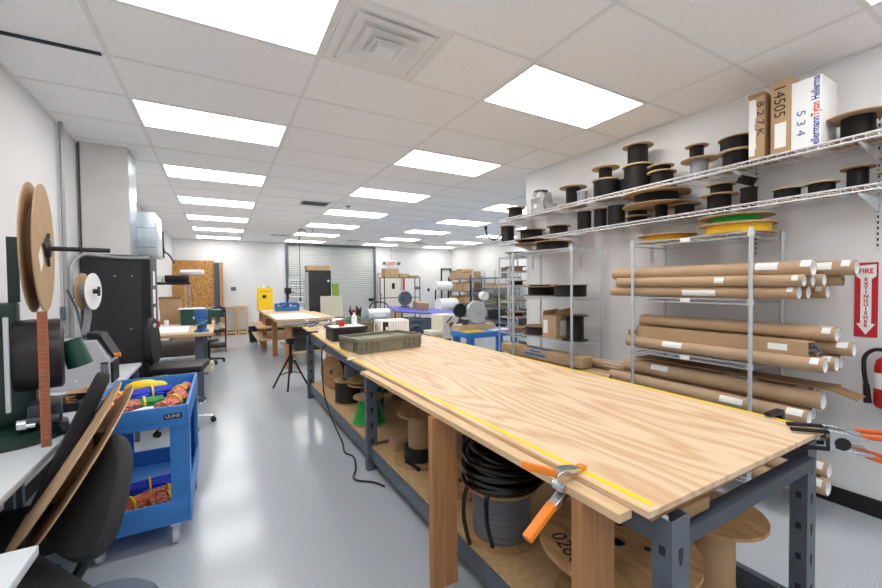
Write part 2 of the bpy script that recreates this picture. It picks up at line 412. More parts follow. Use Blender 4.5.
# ------------------------------------------------------------------ wire shelving
def wire_deck(x0, x1, y0, y1, z, lip=.035, step=.05, r=.003, zig=True, rr_=.004):
    m = MB()
    for x in (x0, x1):
        m.cyl((x, y0, z-.004), (x, y1, z-.004), rr_, n=6).cyl((x, y0, z-lip), (x, y1, z-lip), rr_, n=6)
        n = int((y1-y0)/.05)
        if zig:
            for i in range(n):
                a = y0+(y1-y0)*i/n; b = y0+(y1-y0)*(i+1)/n
                m.cyl((x, a, z-.004 if i % 2 else z-lip), (x, b, z-lip if i % 2 else z-.004), .0022, n=5)
        else:
            for i in range(n+1): m.cyl((x, y0+(y1-y0)*i/n, z-.004), (x, y0+(y1-y0)*i/n, z-lip), .0022, n=5)
    for y in (y0, y1): m.cyl((x0, y, z-.004), (x1, y, z-.004), rr_, n=6).cyl((x0, y, z-lip), (x1, y, z-lip), rr_, n=6)
    n = int((y1-y0)/step)
    for i in range(1, n): m.cyl((x0, y0+(y1-y0)*i/n, z-.003), (x1, y0+(y1-y0)*i/n, z-.003), r, n=5)
    for q in (1/3, 2/3): m.cyl((x0+(x1-x0)*q, y0, z-.009), (x0+(x1-x0)*q, y1, z-.009), .0035, n=6)
    return m
def wire_rack(label, x0, x1, y0, y1, zs, ztop, name='wire_shelving_rack', matn='zinc', tags=()):
    t = thing(name, label, 'shelving rack', ((x0+x1)/2, (y0+y1)/2, 0))
    cx, cy = (x0+x1)/2, (y0+y1)/2
    for x in (x0, x1):
        for y in (y0, y1):
            m = MB().cyl((x-cx, y-cy, .02), (x-cx, y-cy, ztop), .0125, n=14)
            z = .12
            while z < ztop-.02:
                m.ring(.0125, .0136, z, z+.006, 14, Matrix.Translation((x-cx, y-cy, 0))); z += .05
            m.cyl((x-cx, y-cy, ztop), (x-cx, y-cy, ztop+.008), .014, n=14).cyl((x-cx, y-cy, 0), (x-cx, y-cy, .02), .018, n=12)
            m.build('post', matn, t)
    for i, z in enumerate(zs):
        sh = wire_deck(x0-cx+.016, x1-cx-.016, y0-cy+.016, y1-cy-.016, z).build('shelf', matn, t)
        for x in (x0, x1):
            for y in (y0, y1): MB().cyl((x-cx, y-cy, z-.035), (x-cx, y-cy, z+.0), .020, .018, n=12).build('corner_collar', matn, sh)
        if i in tags: MB().box((x0-cx+.008, .0, z-.018), (.004, .07, .03)).build('shelf_tag', 'label_white', sh)
    return t
RA = (3.60, 4.06, -1.32, -.48)
wire_rack('chrome wire rack holding long cardboard tubes, beside the fire extinguisher sign', *RA, (.17, .605, .935, 1.365, 1.815), 1.83, tags=(2, 3, 4))
RB = (3.55, 3.98, .13, 1.0)
wire_rack('chrome wire rack holding flat spools and a small box, next to wall end', *RB, (.17, .56, .90, 1.345, 1.835), 1.85)
# wall shelves on slotted standards
for y, lab in ((.52, 'farthest slotted wall standard carrying the wire shelves'), (-.31, 'second slotted wall standard from the far end behind the tube rack'), (-1.14, 'third slotted wall standard behind the boxes'), (-1.77, 'nearest slotted wall standard above the extinguisher sign'), (1.3, 'slotted wall standard at the very end of the wall')):
    t = thing('wall_standard', lab, 'shelf standard', (XR, y, 0), 0, 'slotted wall standards')
    m = MB(); m.b2((-.012, -.014, 1.66), (-.001, .014, 2.56))
    m.build('channel', 'white_wire', t)
    s_ = MB()
    zz = 1.69
    while zz < 2.54:
        s_.b2((-.0125, -.004, zz), (-.0119, .004, zz+.018)); zz += .035
    s_.build('slot', 'ink', t)
    for zb in (2.275, 1.985):
        MB().prism([(-.012, zb+.0), (-.37, zb+.0), (-.37, zb-.012), (-.10, zb-.06), (-.012, zb-.08)], -.003, .003, Matrix(((1, 0, 0, 0), (0, 0, 1, 0), (0, 1, 0, 0), (0, 0, 0, 1)))).build('bracket', 'white_wire', t)
def wall_shelf(z, lab):
    t = thing('wall_wire_shelf', lab, 'wall shelf', (3.935, -.35, z), 0)
    wire_deck(-.185, .18, -2.05, 1.86, 0, lip=.03, zig=False, r=.0028).build('deck', 'white_wire', t)
    MB().b2((-.1895, -2.05, -.0345), (-.1865, 1.86, -.029)).b2((-.1895, -2.05, -.004), (-.1865, 1.86, .002)).build('front_lip', 'white_wire', t)
wall_shelf(2.31, 'long white wire wall shelf, upper one, holding spools and boxes')
wall_shelf(2.02, 'long white wire wall shelf, lower one, above the wire racks')
GU, GL = 'wire spools on the upper wall shelf', 'wire spools on the lower wall shelf'
ZU, ZL = 2.312, 2.022
X = 3.94
spool('low black wire spool with tan flanges at far end of upper wall shelf', (3.90, 1.36, ZU), .13, .06, .14, wr=.09, group=GU)
spool('black spool with broad tan top flange beside the plastic-wrapped bundle', (X, .46, ZU), .145, .05, .21, wr=.075, group=GU)
spool('little silver-grey wire spool beside the broad tan-flanged one', (X-.06, .285, ZU), .055, .03, .125, 'wire_clear', .05, group=GU, fl='white_cap')
spool('fat black spool under a smaller tan-flanged one on upper shelf', (X, .04, ZU), .125, .06, .185, wr=.118, group=GU)
spool('small black spool with wide tan top, standing on a fat spool', (X, .05, ZU+.186), .13, .03, .125, wr=.062, group=GU)
spool('dark spool half hidden between the two tall stacks', (X+.07, -.115, ZU), .06, .03, .17, wr=.055, group=GU)
spool('large black spool, bottom of the tallest stack on upper shelf', (X, -.30, ZU), .13, .07, .235, wr=.118, group=GU)
spool('black spool on top of the tallest stack on upper shelf', (X, -.295, ZU+.236), .13, .05, .185, wr=.085, group=GU)
spool('flat black spool, bottom of the low pair right of the tallest stack', (X, -.52, ZU), .115, .06, .125, wr=.09, group=GU)
spool('flat black spool, top of the low pair right of the tallest stack', (X, -.51, ZU+.126), .105, .05, .055, wr=.075, group=GU)
spool('silver film-wrapped spool with wide tan flange under a small black one', (X, -.825, ZU), .13, .05, .148, 'wire_clear', .062, group=GU, bottom=False)
spool('small black spool standing on the silver film-wrapped one', (X, -.805, ZU+.149), .083, .03, .115, wr=.05, group=GU)
spool('wide black spool under another beside the opened carton', (X, -1.09, ZU), .118, .07, .13, wr=.09, group=GU)
spool('wide black spool, topmost beside the opened carton', (X, -1.09, ZU+.131), .12, .06, .10, wr=.105, group=GU)
spool('wide low spool with big tan top flange right of the white box', (X, -1.72, ZU), .15, .05, .155, wr=.075, group=GU, fl='tube_card')
t = thing('plastic_wrapped_bundle', 'grey bundle wrapped in crinkled clear plastic on upper wall shelf', 'bundle', (X, .92, ZU))
m = MB(); m.box((0, .02, .125), (.18, .17, .24), .2).box((0, -.11, .05), (.12, .13, .09), -.4).box((.02, .12, .06), (.14, .08, .11), .5)
bmesh.ops.subdivide_edges(m.bm, edges=m.bm.edges[:], cuts=3, use_grid_fill=True)
for v in m.bm.verts: v.co += Vector((random.uniform(-.016, .016), random.uniform(-.016, .016), random.uniform(-.014, .014)))
for v in m.bm.verts: v.co.z = max(v.co.z, .001)
m.build('wrap', 'plastic_film', t, sharp=.2)
MB().cyl((0, .03, .262), (0, .03, .275), .085).build('spool_top', 'fan_grey', t)
t = spool('tall black spool with loose cable end at far end of lower wall shelf', (3.88, 1.50, ZL), .105, .05, .215, wr=.085, group=GL)
MB().tube(smooth_path([(-.03, .08, .12), (-.05, .22, .06), (-.07, .34, .12), (-.08, .37, .21)]), .011).cyl((-.08, .37, .21), (-.08, .375, .26), .018, .024).build('wire_end', 'black', t)
spool('wide low black spool second from far end of lower shelf', (X, 1.12, ZL), .175, .08, .12, wr=.13, group=GL, fl='cardboard')
spool('low black spool with tan top third from far end of lower shelf', (X, .67, ZL), .135, .07, .11, wr=.10, group=GL, fl='cardboard')
spool('bare tall black spool, first of three upright ones on lower shelf', (X, .31, ZL), .075, .04, .21, wr=.070, group=GL, fl='black')
spool('bare tall black spool, second of three upright ones on lower shelf', (X, .11, ZL), .07, .04, .205, wr=.060, group=GL, fl='card_dark')
spool('bare tall black spool, nearest of three upright ones on lower shelf', (X, -.075, ZL), .08, .04, .205, wr=.077, group=GL, fl='black')
spool('thin black spool, bottom of the pair under the big flat reel', (X, -.295, ZL), .105, .06, .065, wr=.08, group=GL, fl='card_dark')
spool('thin black spool, top of the pair under the big flat reel', (X, -.295, ZL+.066), .105, .06, .06, wr=.08, group=GL)
spool('slim black upright spool under the big flat reel', (X-.02, -.53, ZL), .05, .03, .128, wr=.047, group=GL, fl='black')
spool('flat black spool under the near edge of the big flat reel', (X, -.715, ZL), .115, .06, .10, wr=.07, group=GL, fl='card_dark')
spool('big flat reel with two brown cardboard flanges lying on low spools', (X-.02, -.48, ZL+.1285), .265, .12, .105, wr=.17, group=GL, fl='cardboard', hole=.03)
spool('tan-flanged black spool, bottom of pair before the tilted coil', (X, -.97, ZL), .122, .05, .128, wr=.078, group=GL, bottom=False)
spool('flatter tan-flanged black spool, top of pair before the tilted coil', (X, -.985, ZL+.129), .098, .05, .075, wr=.07, group=GL, bottom=False)
spool('narrow black upright spool with a small coil tilted on top', (X, -1.165, ZL), .055, .025, .14, wr=.05, group=GL, fl='black')
spool('small black spool tilted on top of the narrow upright one', (X-.005, -1.14, ZL+.169), .062, .03, .06, wr=.055, group=GL, fl='black', rot=(.45, 0, 0))
spool('thin black spool with tan top, left of two flat ones', (X, -1.385, ZL), .085, .05, .085, wr=.07, group=GL)
spool('thin black spool with tan top, right of two flat ones', (X, -1.56, ZL), .085, .05, .085, wr=.065, group=GL)
spool('waisted black spool with wide dark flange at near end of lower shelf', (X, -1.722, ZL), .078, .03, .138, wr=.048, group=GL, fl='card_dark')
for i, z_ in enumerate((0, .085, .17)):
    spool('black tan-flanged spool in the nearest stack of lower shelf, %s' % ('bottom', 'middle', 'top')[i], (X, -1.89, ZL+z_), .085, .04, .084, wr=.06, group=GL)
t = thing('open_brown_carton', 'small brown carton at the near end of upper shelf', 'box', (3.95, -2.0, ZU))
MB().b2((-.1, -.08, 0), (.1, .08, .22)).build('body', 'cardboard', t)
# boxes on the upper shelf
t = thing('torn_carton', 'tall worn tan carton with white labels, leftmost of three boxes', 'box', (3.875, -1.272, ZU), 0)
MB().b2((-.095, -.044, 0), (.12, .044, .42)).build('body', 'cardboard', t)
MB().prism([(-.095, .4205), (-.12, .44), (-.06, .445), (.12, .4205)], -.044, .044, Matrix(((1, 0, 0, 0), (0, 0, 1, 0), (0, 1, 0, 0), (0, 0, 0, 1)))).build('flap', 'cardboard', t)
m = MB()
for i in range(9):
    zz = .03+i*.042; m.b2((-.0965, .004+random.uniform(-.004, .010), zz), (-.0952, .044, zz+.0425))
m.build('shipping_label', 'label_white', t)
text('lettering', '8 2 7 K', .055, 'ink', t, (-.0965, -.020, .27), (PI/2, PI/2, -PI/2), squash=1.4)
t = thing('tall_brown_carton', 'tall brown carton with handwritten 14505, middle of three boxes', 'box', (3.875, -1.404, ZU), 0)
MB().b2((-.1, -.052, 0), (.10, .052, .475), bev=.002).build('body', 'cardboard', t)
MB().b2((-.1015, -.03, .04), (-.1005, .03, .20)).build('shipping_label', 'label_white', t)
text('lettering', '14505', .085, 'ink', t, (-.101, .008, .34), (PI/2, PI/2, -PI/2), squash=1.0)
t = thing('tall_white_box', 'tall white box with blue and red printed name, right of brown carton', 'box', (3.875, -1.531, ZU), 0)
MB().b2((-.1, -.072, 0), (.15, .072, .425), bev=.002).build('body', 'white', t)
zc = .008
for wd, cl in (('ellermann', 'logo_blue'), ('Tyton', 'logo_red'), (' Hellerma', 'logo_blue')):
    o = text('lettering', wd, .055, cl, t, (-.1008, -.046, zc), (PI/2, -PI/2, -PI/2), bold=.001, align='LEFT')
    xs = [v.co.x for v in o.data.vertices]; k_ = ({'ellermann': .17, 'Tyton': .085}.get(wd, .152))/max(xs); o.scale = (k_, 1, 1); zc += max(xs)*k_+.003
text('handwriting', '5 3 4', .06, 'print_blue', t, (-.1008, .025, .16), (PI/2, PI/2, -PI/2), squash=1.3)
# ------------------------------------------------------------------ reels on top of the racks
ZT = 1.818
spool('wide yellow wire reel with tan flanges lying on tube rack far side', (3.83, -.63, ZT), .215, .1, .055, 'wire_yellow', .16, fl='cardboard', name='flat_reel', group='reels lying on the tube rack')
spool('yellow wire reel, lower of two stacked on the tube rack', (3.83, -1.14, ZT), .225, .1, .07, 'wire_yellow', .195, fl='cardboard', name='flat_reel', group='reels lying on the tube rack')
spool('green wire reel, upper of two stacked on the tube rack', (3.83, -1.13, ZT+.071), .225, .1, .06, 'wire_green', .15, fl='cardboard', name='flat_reel', group='reels lying on the tube rack')
ZB = 1.838
spool('wide black reel lying on the far wire rack under the wall shelf', (3.77, .60, ZB), .21, .1, .10, wr=.17, fl='cardboard', name='flat_reel')
spool('brown cardboard reel lying at far end of the far wire rack top', (3.75, .90-.0, ZB+.101), .2, .1, .05, wr=.15, fl='card_dark', name='flat_reel')
ZB2 = 1.348
spool('dark flat reel on middle shelf of far rack, near half', (3.77, .345, ZB2), .19, .1, .12, wr=.16, fl='card_dark', name='flat_reel', bottom=False)
spool('flat reel with torn brown top on middle shelf of far rack, far half', (3.77, .77, ZB2), .20, .1, .10, wr=.15, fl='card_dark', name='flat_reel')
spool('loose brown cardboard disc reel lying over the far half of middle shelf', (3.74, .76, ZB2+.101), .2, .08, .025, wr=.12, fl='cardboard', name='flat_reel')
spool('flat dark reel with brown top on bottom visible shelf of far rack', (3.77, .80, .903), .18, .1, .10, wr=.165, fl='card_dark', name='flat_reel')
spool('tall black spool with wide flanges on far rack beside the brown box', (3.72, .24, .903), .13, .06, .255, wr=.085, fl='black', name='wire_spool')
t = thing('small_brown_box', 'opened brown box with white printed labels on far rack', 'box', (3.74, .49, .903))
MB().b2((-.13, -.10, 0), (.12, .10, .24)).build('body', 'cardboard', t)
WM = Matrix(((1, 0, 0, 0), (0, 0, 1, 0), (0, 1, 0, 0), (0, 0, 0, 1)))
MB().prism([(-.135, .2405), (-.11, .30), (.10, .32), (.12, .2405)], -.10, -.09, WM).build('flap', 'card_dark', t)
MB().prism([(-.13, .2405), (-.11, .285), (.10, .30), (.12, .2405)], .09, .1, WM).build('flap', 'card_dark', t)
MB().b2((-.1312, .02, .05), (-.1302, .085, .19)).build('printed_label', 'label_white', t)
MB().b2((-.07, -.1012, .03), (.06, -.1002, .19)).build('printed_label', 'label_white', t)

# ------------------------------------------------------------------ cardboard tubes
def tube(label, x, y0, y1, z, r, group, far_z=None, stick=(), cap='white_cap', recess=.02):
    far_z = z if far_z is None else far_z
    t = thing('cardboard_tube', label, 'cardboard tube', (x, y0, z), 0, group)
    L = y1-y0; dz = far_z-z; ang = math.atan2(dz, L)
    t.rotation_euler = (-PI/2+ang, 0, 0)       # local z runs along +y
    MB().lathe([(r-.004, 0), (r, 0), (r, L), (r-.004, L)], 28).build('shell', 'tube_card', t)
    MB().disc(r-.0045, recess, recess+.004, 24).build('end_cap', cap, t)
    MB().ring(r-.0065, r-.0045, .001, recess-.0005, 24).build('cap_rim', cap, t)
    MB().disc(r-.0045, L-.01, L-.006, 24).build('end_cap', 'tube_card', t)
    for a, b, th0, th1 in stick:
        m = MB(); n = 8; ro = r+.0008
        va = []
        for i in range(n+1):
            th = R(th0+(th1-th0)*i/n)
            va.append((m.bm.verts.new((ro*math.cos(th), ro*math.sin(th), a)), m.bm.verts.new((ro*math.cos(th), ro*math.sin(th), b))))
        for i in range(n): m.bm.faces.new((va[i][0], va[i+1][0], va[i+1][1], va[i][1]))
        m.build('sticker', 'label_white', t)
    return t
# sticker angles: local x is world x, local y is world -z ; 180 = facing the aisle, 270 = up
G1, G2, G3 = 'cardboard tubes on the top tube shelf', 'cardboard tubes on the middle tube shelf', 'cardboard tubes on the low tube shelf'
zs = 1.368
tube('front tan tube in the top row of the upper tube shelf', 3.70, -1.60, -.24, zs+.193, .049, G1, stick=((0.0, .05, 190, 260), (.16, .28, 175, 235)))
tube('rear tan tube reaching farthest toward the red sign, upper tube shelf', 3.92, -1.73, -.33, zs+.193, .047, G1, stick=((.02, .06, 190, 260), (.10, .42, 170, 230)))
tube('frontmost tan tube in the middle row of the upper tube shelf', 3.66, -1.57, -.30, zs+.118, .038, G1, stick=((.02, .05, 180, 230), (.42, .48, 160, 220)))
tube('second tan tube from front in middle row, upper tube shelf', 3.742, -1.585, -.30, zs+.118, .038, G1)
tube('third tan tube from front in middle row, upper tube shelf', 3.835, -1.61, -.28, zs+.118, .038, G1)
tube('rearmost short tan tube in middle row, upper tube shelf', 3.96, -1.66, -.30, zs+.118, .036, G1, cap='tube_card')
tube('frontmost tan tube in the bottom row of the upper tube shelf', 3.68, -1.54, -.23, zs+.041, .040, G1, stick=((.02, .05, 190, 240), (.45, .68, 140, 200)))
tube('middle tan tube in the bottom row of the upper tube shelf', 3.79, -1.55, -.24, zs+.041, .040, G1)
tube('rear tan tube in the bottom row of the upper tube shelf', 3.93, -1.60, -.25, zs+.041, .040, G1, stick=((.02, .05, 190, 250),))
z2 = .938
tube('front tan tube under the long carton, middle tube shelf', 3.66, -1.67, -.40, z2+.045, .044, G2, stick=((.02, .06, 190, 250), (.80, .95, 170, 230)))
tube('second tan tube from front in bottom row, middle tube shelf', 3.77, -1.69, -.37, z2+.045, .044, G2, stick=((.02, .06, 200, 260),))
tube('rear tan tube in bottom row, middle tube shelf', 3.88, -1.68, -.36, z2+.045, .044, G2)
tube('tan tube sticking out beside the long carton, middle tube shelf', 3.86, -1.74, -.38, z2+.133, .043, G2, stick=((.02, .07, 190, 250), (.20, .32, 190, 250)))
tube('upper rear tan tube with white labels on the middle tube shelf', 3.90, -1.66, -.39, z2+.218, .042, G2, stick=((.02, .08, 190, 250), (.56, .74, 180, 240), (.86, 1.0, 180, 240), (1.02, 1.18, 180, 240)))
tube('upper front tan tube resting on the long carton, middle tube shelf', 3.80, -1.68, -.43, z2+.218, .042, G2, stick=((.02, .06, 190, 250),))
t = thing('long_carton', 'long square brown carton with open near end, on the middle tube shelf', 'box', (3.705, -1.04, z2+.0905), 0)
m = MB(); hw, hh, L = .055, .04, .555
m.b2((-hw, -L, 0), (hw, L, .003)).b2((-hw, -L, .08), (hw, L, .083)).b2((-hw, -L, .003), (-hw+.003, L, .08)).b2((hw-.003, -L, .003), (hw, L, .08)).b2((-hw, L-.003, .003), (hw, L, .08)).build('body', 'cardboard', t)
MB().b2((-hw+.004, -L+.03, .004), (hw-.004, L-.01, .079)).build('dark_filling', 'black', t)
m = MB()
for i in range(7):
    x_ = random.uniform(-.035, .035); z_ = random.uniform(.02, .07)
    m.tube(smooth_path([(x_, -L+.03, z_), (x_+.01, -L-.02, z_), (x_-.01, -L-.04, z_-.02)], 3), .005, 6)
m.build('wire_ends', 'wire_grey', t)
MB().b2((-hw-.001, -L+.10, .02), (-hw-.0002, -L+.20, .06)).build('sticker', 'label_white', t)
t = thing('square_carton_tube', 'short-ended square brown carton poking out at the far end of middle tube shelf', 'box', (3.99, -.55, z2+.001), 0)
MB().b2((-.045, -.35, 0), (.045, .35, .10)).build('body', 'cardboard', t)
z3 = .608
tube('front thin tan tube on the low tube shelf behind the bench', 3.665, -1.60, -.23, z3+.046, .045, G3, stick=((.02, .10, 190, 250), (.33, .47, 170, 225)))
tube('fat tan tube in middle of the low tube shelf', 3.745, -1.64, -.32, z3+.145, .053, G3, stick=((.92, 1.06, 190, 240),))
tube('rear fat tan tube on the low tube shelf', 3.87, -1.57, -.36, z3+.160, .052, G3, stick=((.03, .09, 190, 250), (.30, .50, 190, 240)))
tube('bottom rear tan tube on the low tube shelf', 3.80, -1.58, -.30, z3+.046, .045, G3)
tube('second bottom rear tan tube on the low tube shelf', 3.93, -1.56, -.30, z3+.046, .045, G3)
t = thing('flattened_carton', 'flattened brown carton lying on the tubes of the low tube shelf', 'box', (3.86, -1.02, z3+.2135), 0)
MB().b2((-.10, -.64, 0), (.10, .62, .008)).box((-.02, -.69, -.012), (.16, .14, .004), Matrix.Rotation(.3, 4, 'X')).build('body', 'card_dark', t)
z4 = .173
G4 = 'cardboard tubes on the bottom tube shelf'
for i, (x_, yy, zz, lb) in enumerate(((3.672, -1.62, .05, 'front lower'), (3.77, -1.66, .05, 'second lower'), (3.88, -1.60, .05, 'rear lower'), (3.71, -1.60, .141, 'upper front'), (3.82, -1.65, .141, 'upper rear'))):
    tube('%s tan tube on the bottom shelf of tube rack, seen beneath the bench' % lb, x_, yy, -.35, z4+zz, .048, G4, stick=((.02, .07, 190, 250),))
# tubes and long box on the far rack's bottom
RBs = .173
G5 = 'cardboard tubes leaning low on the far rack'
t = thing('long_brown_carton', 'long brown carton with blue print lying low along the far rack', 'box', (3.645, .53, .663), 0)
MB().b2((-.075, -.50, 0), (.075, .72, .10), bev=.002).build('body', 'cardboard', t)
MB().b2((-.0765, -.02, .03), (-.0752, .30, .055)).b2((-.0765, .05, .07), (-.0752, .22, .09)).b2((-.06, -.05, .1002), (.03, .30, .1008)).build('print', 'print_blue', t)
tube('front tan tube lying under the long carton on far rack', 3.615, -.26, 1.12, .611, .046, G5, cap='logo_blue')
tube('middle tan tube lying under the long carton on far rack', 3.712, -.24, 1.08, .611, .046, G5)
tube('white-banded tan tube at the rear on far rack', 3.80, -.30, 1.0, .70, .046, G5, stick=((.06, .24, 0, 350),))
tube('rear tan tube lying low on far rack', 3.81, -.26, 1.0, .609, .044, G5)
# ------------------------------------------------------------------ fire sign and extinguisher
t = thing('fire_extinguisher_sign', 'red vertical wall sign with white arrow pointing to fire extinguisher', 'sign', (XR-.001, -1.722, 1.125), 0)
MB().b2((-.004, -.052, 0), (-.0005, .052, .47)).build('panel', 'sign_red', t)
RX = (PI/2, 0, -PI/2)
ar = [(-.044, .450), (.044, .458), (.044, .385), (.024, .365), (.024, .085), (.042, .085), (0, .015), (-.042, .085), (-.024, .085), (-.024, .365), (-.044, .385)]
MB().prism(ar, 0, .0008, Matrix(((0, 0, -1, -.0042), (-1, 0, 0, 0), (0, 1, 0, 0), (0, 0, 0, 1)))).build('arrow', 'white', t)
text('lettering', 'FIRE', .044, 'sign_red', t, (-.0056, 0, .415), RX, bold=.0012, squash=.8)
for i, ch in enumerate('EXTINGUISHER'): text('letter', ch, .029, 'sign_red', t, (-.0056, 0, .362-i*.0265), RX, bold=.0010)
t = thing('fire_extinguisher', 'red fire extinguisher with black hose hung on the right wall', 'fire extinguisher', (XR-.095, -1.852, .715), 0)
MB().lathe([(.0, 0), (.062, .004), (.07, .02), (.07, .24), (.062, .285), (.03, .315), (.022, .33), (.0, .332)], 28, closed=False).build('cylinder', 'red', t)
MB().ring(.0702, .0708, .12, .215, 28).build('instruction_label', 'label_white', t)
MB().cyl((0, 0, .328), (0, 0, .365), .02).b2((-.015, -.06, .365), (.015, .03, .378)).box((0, -.02, .40), (.022, .12, .01), Matrix.Rotation(.25, 4, 'X')).build('valve_head', 'black', t)
MB().tube(smooth_path([(-.01, .02, .35), (-.015, .07, .345), (-.02, .105, .30), (-.02, .108, .22), (-.02, .098, .13)]), .011).build('hose', 'black', t)
MB().cyl((-.02, .098, .135), (-.02, .090, .02), .014, .018).build('nozzle', 'black', t)
MB().b2((.071, -.03, .05), (.094, .03, .25)).build('wall_bracket', 'black', t)
# ------------------------------------------------------------------ left wall: ducts, pipes, cabinet
t = thing('air_duct', 'pale boxed air duct running from ceiling down behind the black cabinet', 'duct', (-.42, 2.8, 1.82))
MB().b2((-.2, -.22, 0), (.19, .22, H-1.82-.002)).build('riser', 'duct_wrap', t)
MB().b2((.1905, -.2, .01), (.196, .215, H-1.82-.015)).build('side_panel', 'galv', t)
MB().b2((-.195, -.226, 0), (-.18, -.2205, H-1.82-.002)).build('seam_strip', 'steel_dark', t)
MB().b2((-.2, .221, .02), (.36, .85, .53), bev=.01).build('plenum', 'galv', t)
m = MB()
for zz in (.12, .34): m.b2((-.2, .2205, zz), (.362, .225, zz+.006))
m.b2((.14, .2195, .02), (.146, .222, .53)).build('seam', 'steel_grey', t)
t = thing('equipment_cabinet', 'tall black metal cabinet against the left wall behind small reel machine', 'cabinet', (-.335, 2.82, 0))
MB().b2((-.29, -.24, .02), (.275, .24, 1.815), bev=.004).build('body', 'black_cab', t)
MB().b2((-.28, -.246, .04), (.195, -.2405, 1.80)).build('door', 'black_cab', t)
MB().b2((.20, -.246, .04), (.27, -.2405, 1.80)).build('door_edge', 'black', t)
m = MB()
for x_, z_ in ((-.02, 1.60), (.12, 1.60), (.10, 1.05), (-.14, 1.35)): m.cyl((x_, -.246, z_), (x_, -.249, z_), .008, n=10)
m.build('bolt', 'chrome', t)
tag(MB().tube([(-.6, 2.06, H-.001), (-.6, 2.06, 1.0)], .016, 10).build('wall_pipe', 'conduit'), 'straight grey pipe running down the left wall from the ceiling', 'pipe')
tag(MB().tube(smooth_path([(-.597, 2.18, .9), (-.597, 2.18, 1.55), (-.597, 2.22, 1.70), (-.56, 2.42, 1.80), (-.45, 2.545, 1.80), (-.3, 2.55, 1.79), (-.06, 2.555, 1.79)], 8), .017, 10).build('conduit_pipe', 'conduit'), 'bent grey conduit curving from left wall across the black cabinet top', 'pipe')
t = thing('junction_box', 'small grey junction box on left wall below the pipe', 'junction box', (XL, 2.06, 1.26))
MB().b2((.001, -.05, -.06), (.028, -.021, .06)).b2((.001, .021, -.06), (.028, .05, .06)).build('body', 'steel_grey', t)
tag(MB().b2((XL+.001, 2.28, 1.38), (XL+.02, 2.36, 1.50)).build('wall_outlet', 'black'), 'small black outlet on left wall between pipe and cabinet', 'outlet')
m = MB()
for i, zz in enumerate((.9, 1.1, 1.3, 1.5)): m.b2((-.0586, 2.70+.03*(i % 2), zz), (-.0578, 2.88, zz+.16))
tag(m.build('posted_sheet', 'paper'), 'white sheets stuck to the right side of the black cabinet', 'paper')
# ------------------------------------------------------------------ desks on the left
def desk(label, x0, x1, y0, y1, z, name='white_desk', ix=.04):
    t = thing(name, label, 'desk', ((x0+x1)/2, (y0+y1)/2, 0)); hx, hy = (x1-x0)/2, (y1-y0)/2
    MB().b2((-hx, -hy, z-.03), (hx, hy, z), bev=.006).build('top', 'desk_white', t)
    for sx in (-1, 1):
        for sy in (-1, 1): MB().b2((sx*(hx-ix)-.02, sy*(hy-.06)-.02, 0), (sx*(hx-ix)+.02, sy*(hy-.06)+.02, z-.03)).build('leg', 'steel_grey', t)
    MB().b2((-hx+.02, -hy+.04, z-.10), (-hx+.04, hy-.04, z-.03)).build('apron', 'steel_grey', t)
    return t
desk('white desk under the green crimping press on the left', -.625, -.10, -.86, .93, .75)
desk('white desk farther along left wall under the grey cutting machine', -.625, -.10, .94, 2.2, .75)
desk('white desk corner at the very bottom left edge', -.625, .11, -2.4, -1.0, .74, ix=.22)

# crimping press
t = thing('crimping_press', 'dark green crimping press with black drum guard on the white desk', 'press', (-.315, .12, .751), R(14))
MB().lathe([(0, 0), (.235, 0), (.24, .012), (.235, .045), (.20, .06), (0, .06)], 36, Matrix.Diagonal((.86, .9, 1, 1)), closed=False).build('base', 'dark_green', t)
MB().b2((-.13, .0, .06), (.09, .18, .52), bev=.02).build('column', 'dark_green', t)
MB().b2((-.16, -.04, .5205), (.03, .18, .66), bev=.015).build('top_casting', 'dark_green', t)
MB().b2((-.005, .10, .6605), (.036, .14, .99)).build('reel_arm', 'dark_green', t)
MB().lathe([(.16, -.0), (.17, .0), (.175, .02), (.175, .165), (.16, .175), (0, .175)], 40, Matrix.Translation((.018, .0, .40)) @ Matrix.Rotation(PI/2, 4, 'Y'), closed=False).build('drum_guard', 'drum', t)
MB().b2((.0, -.20, .17), (.016, -.165, .60), bev=.003).build('guard_bracket', 'machine_grey', t)
MB().box((.12, -.04, .12), (.12, .16, .10), bev=.01).box((.12, -.06, .04), (.16, .10, .05), bev=.006).cyl((.03, -.14, .10), (.17, -.14, .10), .02).cyl((.14, -.13, .03), (.14, -.13, .17), .014).build('applicator', 'steel_dark', t)
MB().cyl((.03, -.17, .10), (.06, -.17, .10), .03).cyl((.06, -.17, .09), (.09, -.17, .09), .014).build('hand_wheel', 'chrome', t)
MB().lathe([(.046, 0), (.054, .14), (.050, .14), (.042, .004)], 24, Matrix.Translation((.215, .02, .455)) @ Matrix.Rotation(PI-.28, 4, 'Y')).build('lamp_shade', 'machine_green', t)
MB().tube(smooth_path([(.0, .1, .55), (.10, .08, .56), (.19, .03, .50)]), .010).build('lamp_arm', 'dark_green', t)
m = MB(); m.b2((-.0, .001, 0), (.034, .004, .60))
tp = thing('terminal_strip', 'copper-red strip of crimp terminals hanging from reel past the drum', 'terminal strip', (-.118, -.20, .78))
m.build('strip', 'copper_strip', tp)
m = MB()
for i in range(30): m.b2((.006, -.006, .01+i*.0200), (.034, .0008, .0185+i*.0200))
m.build('terminals', 'card_dark', tp)
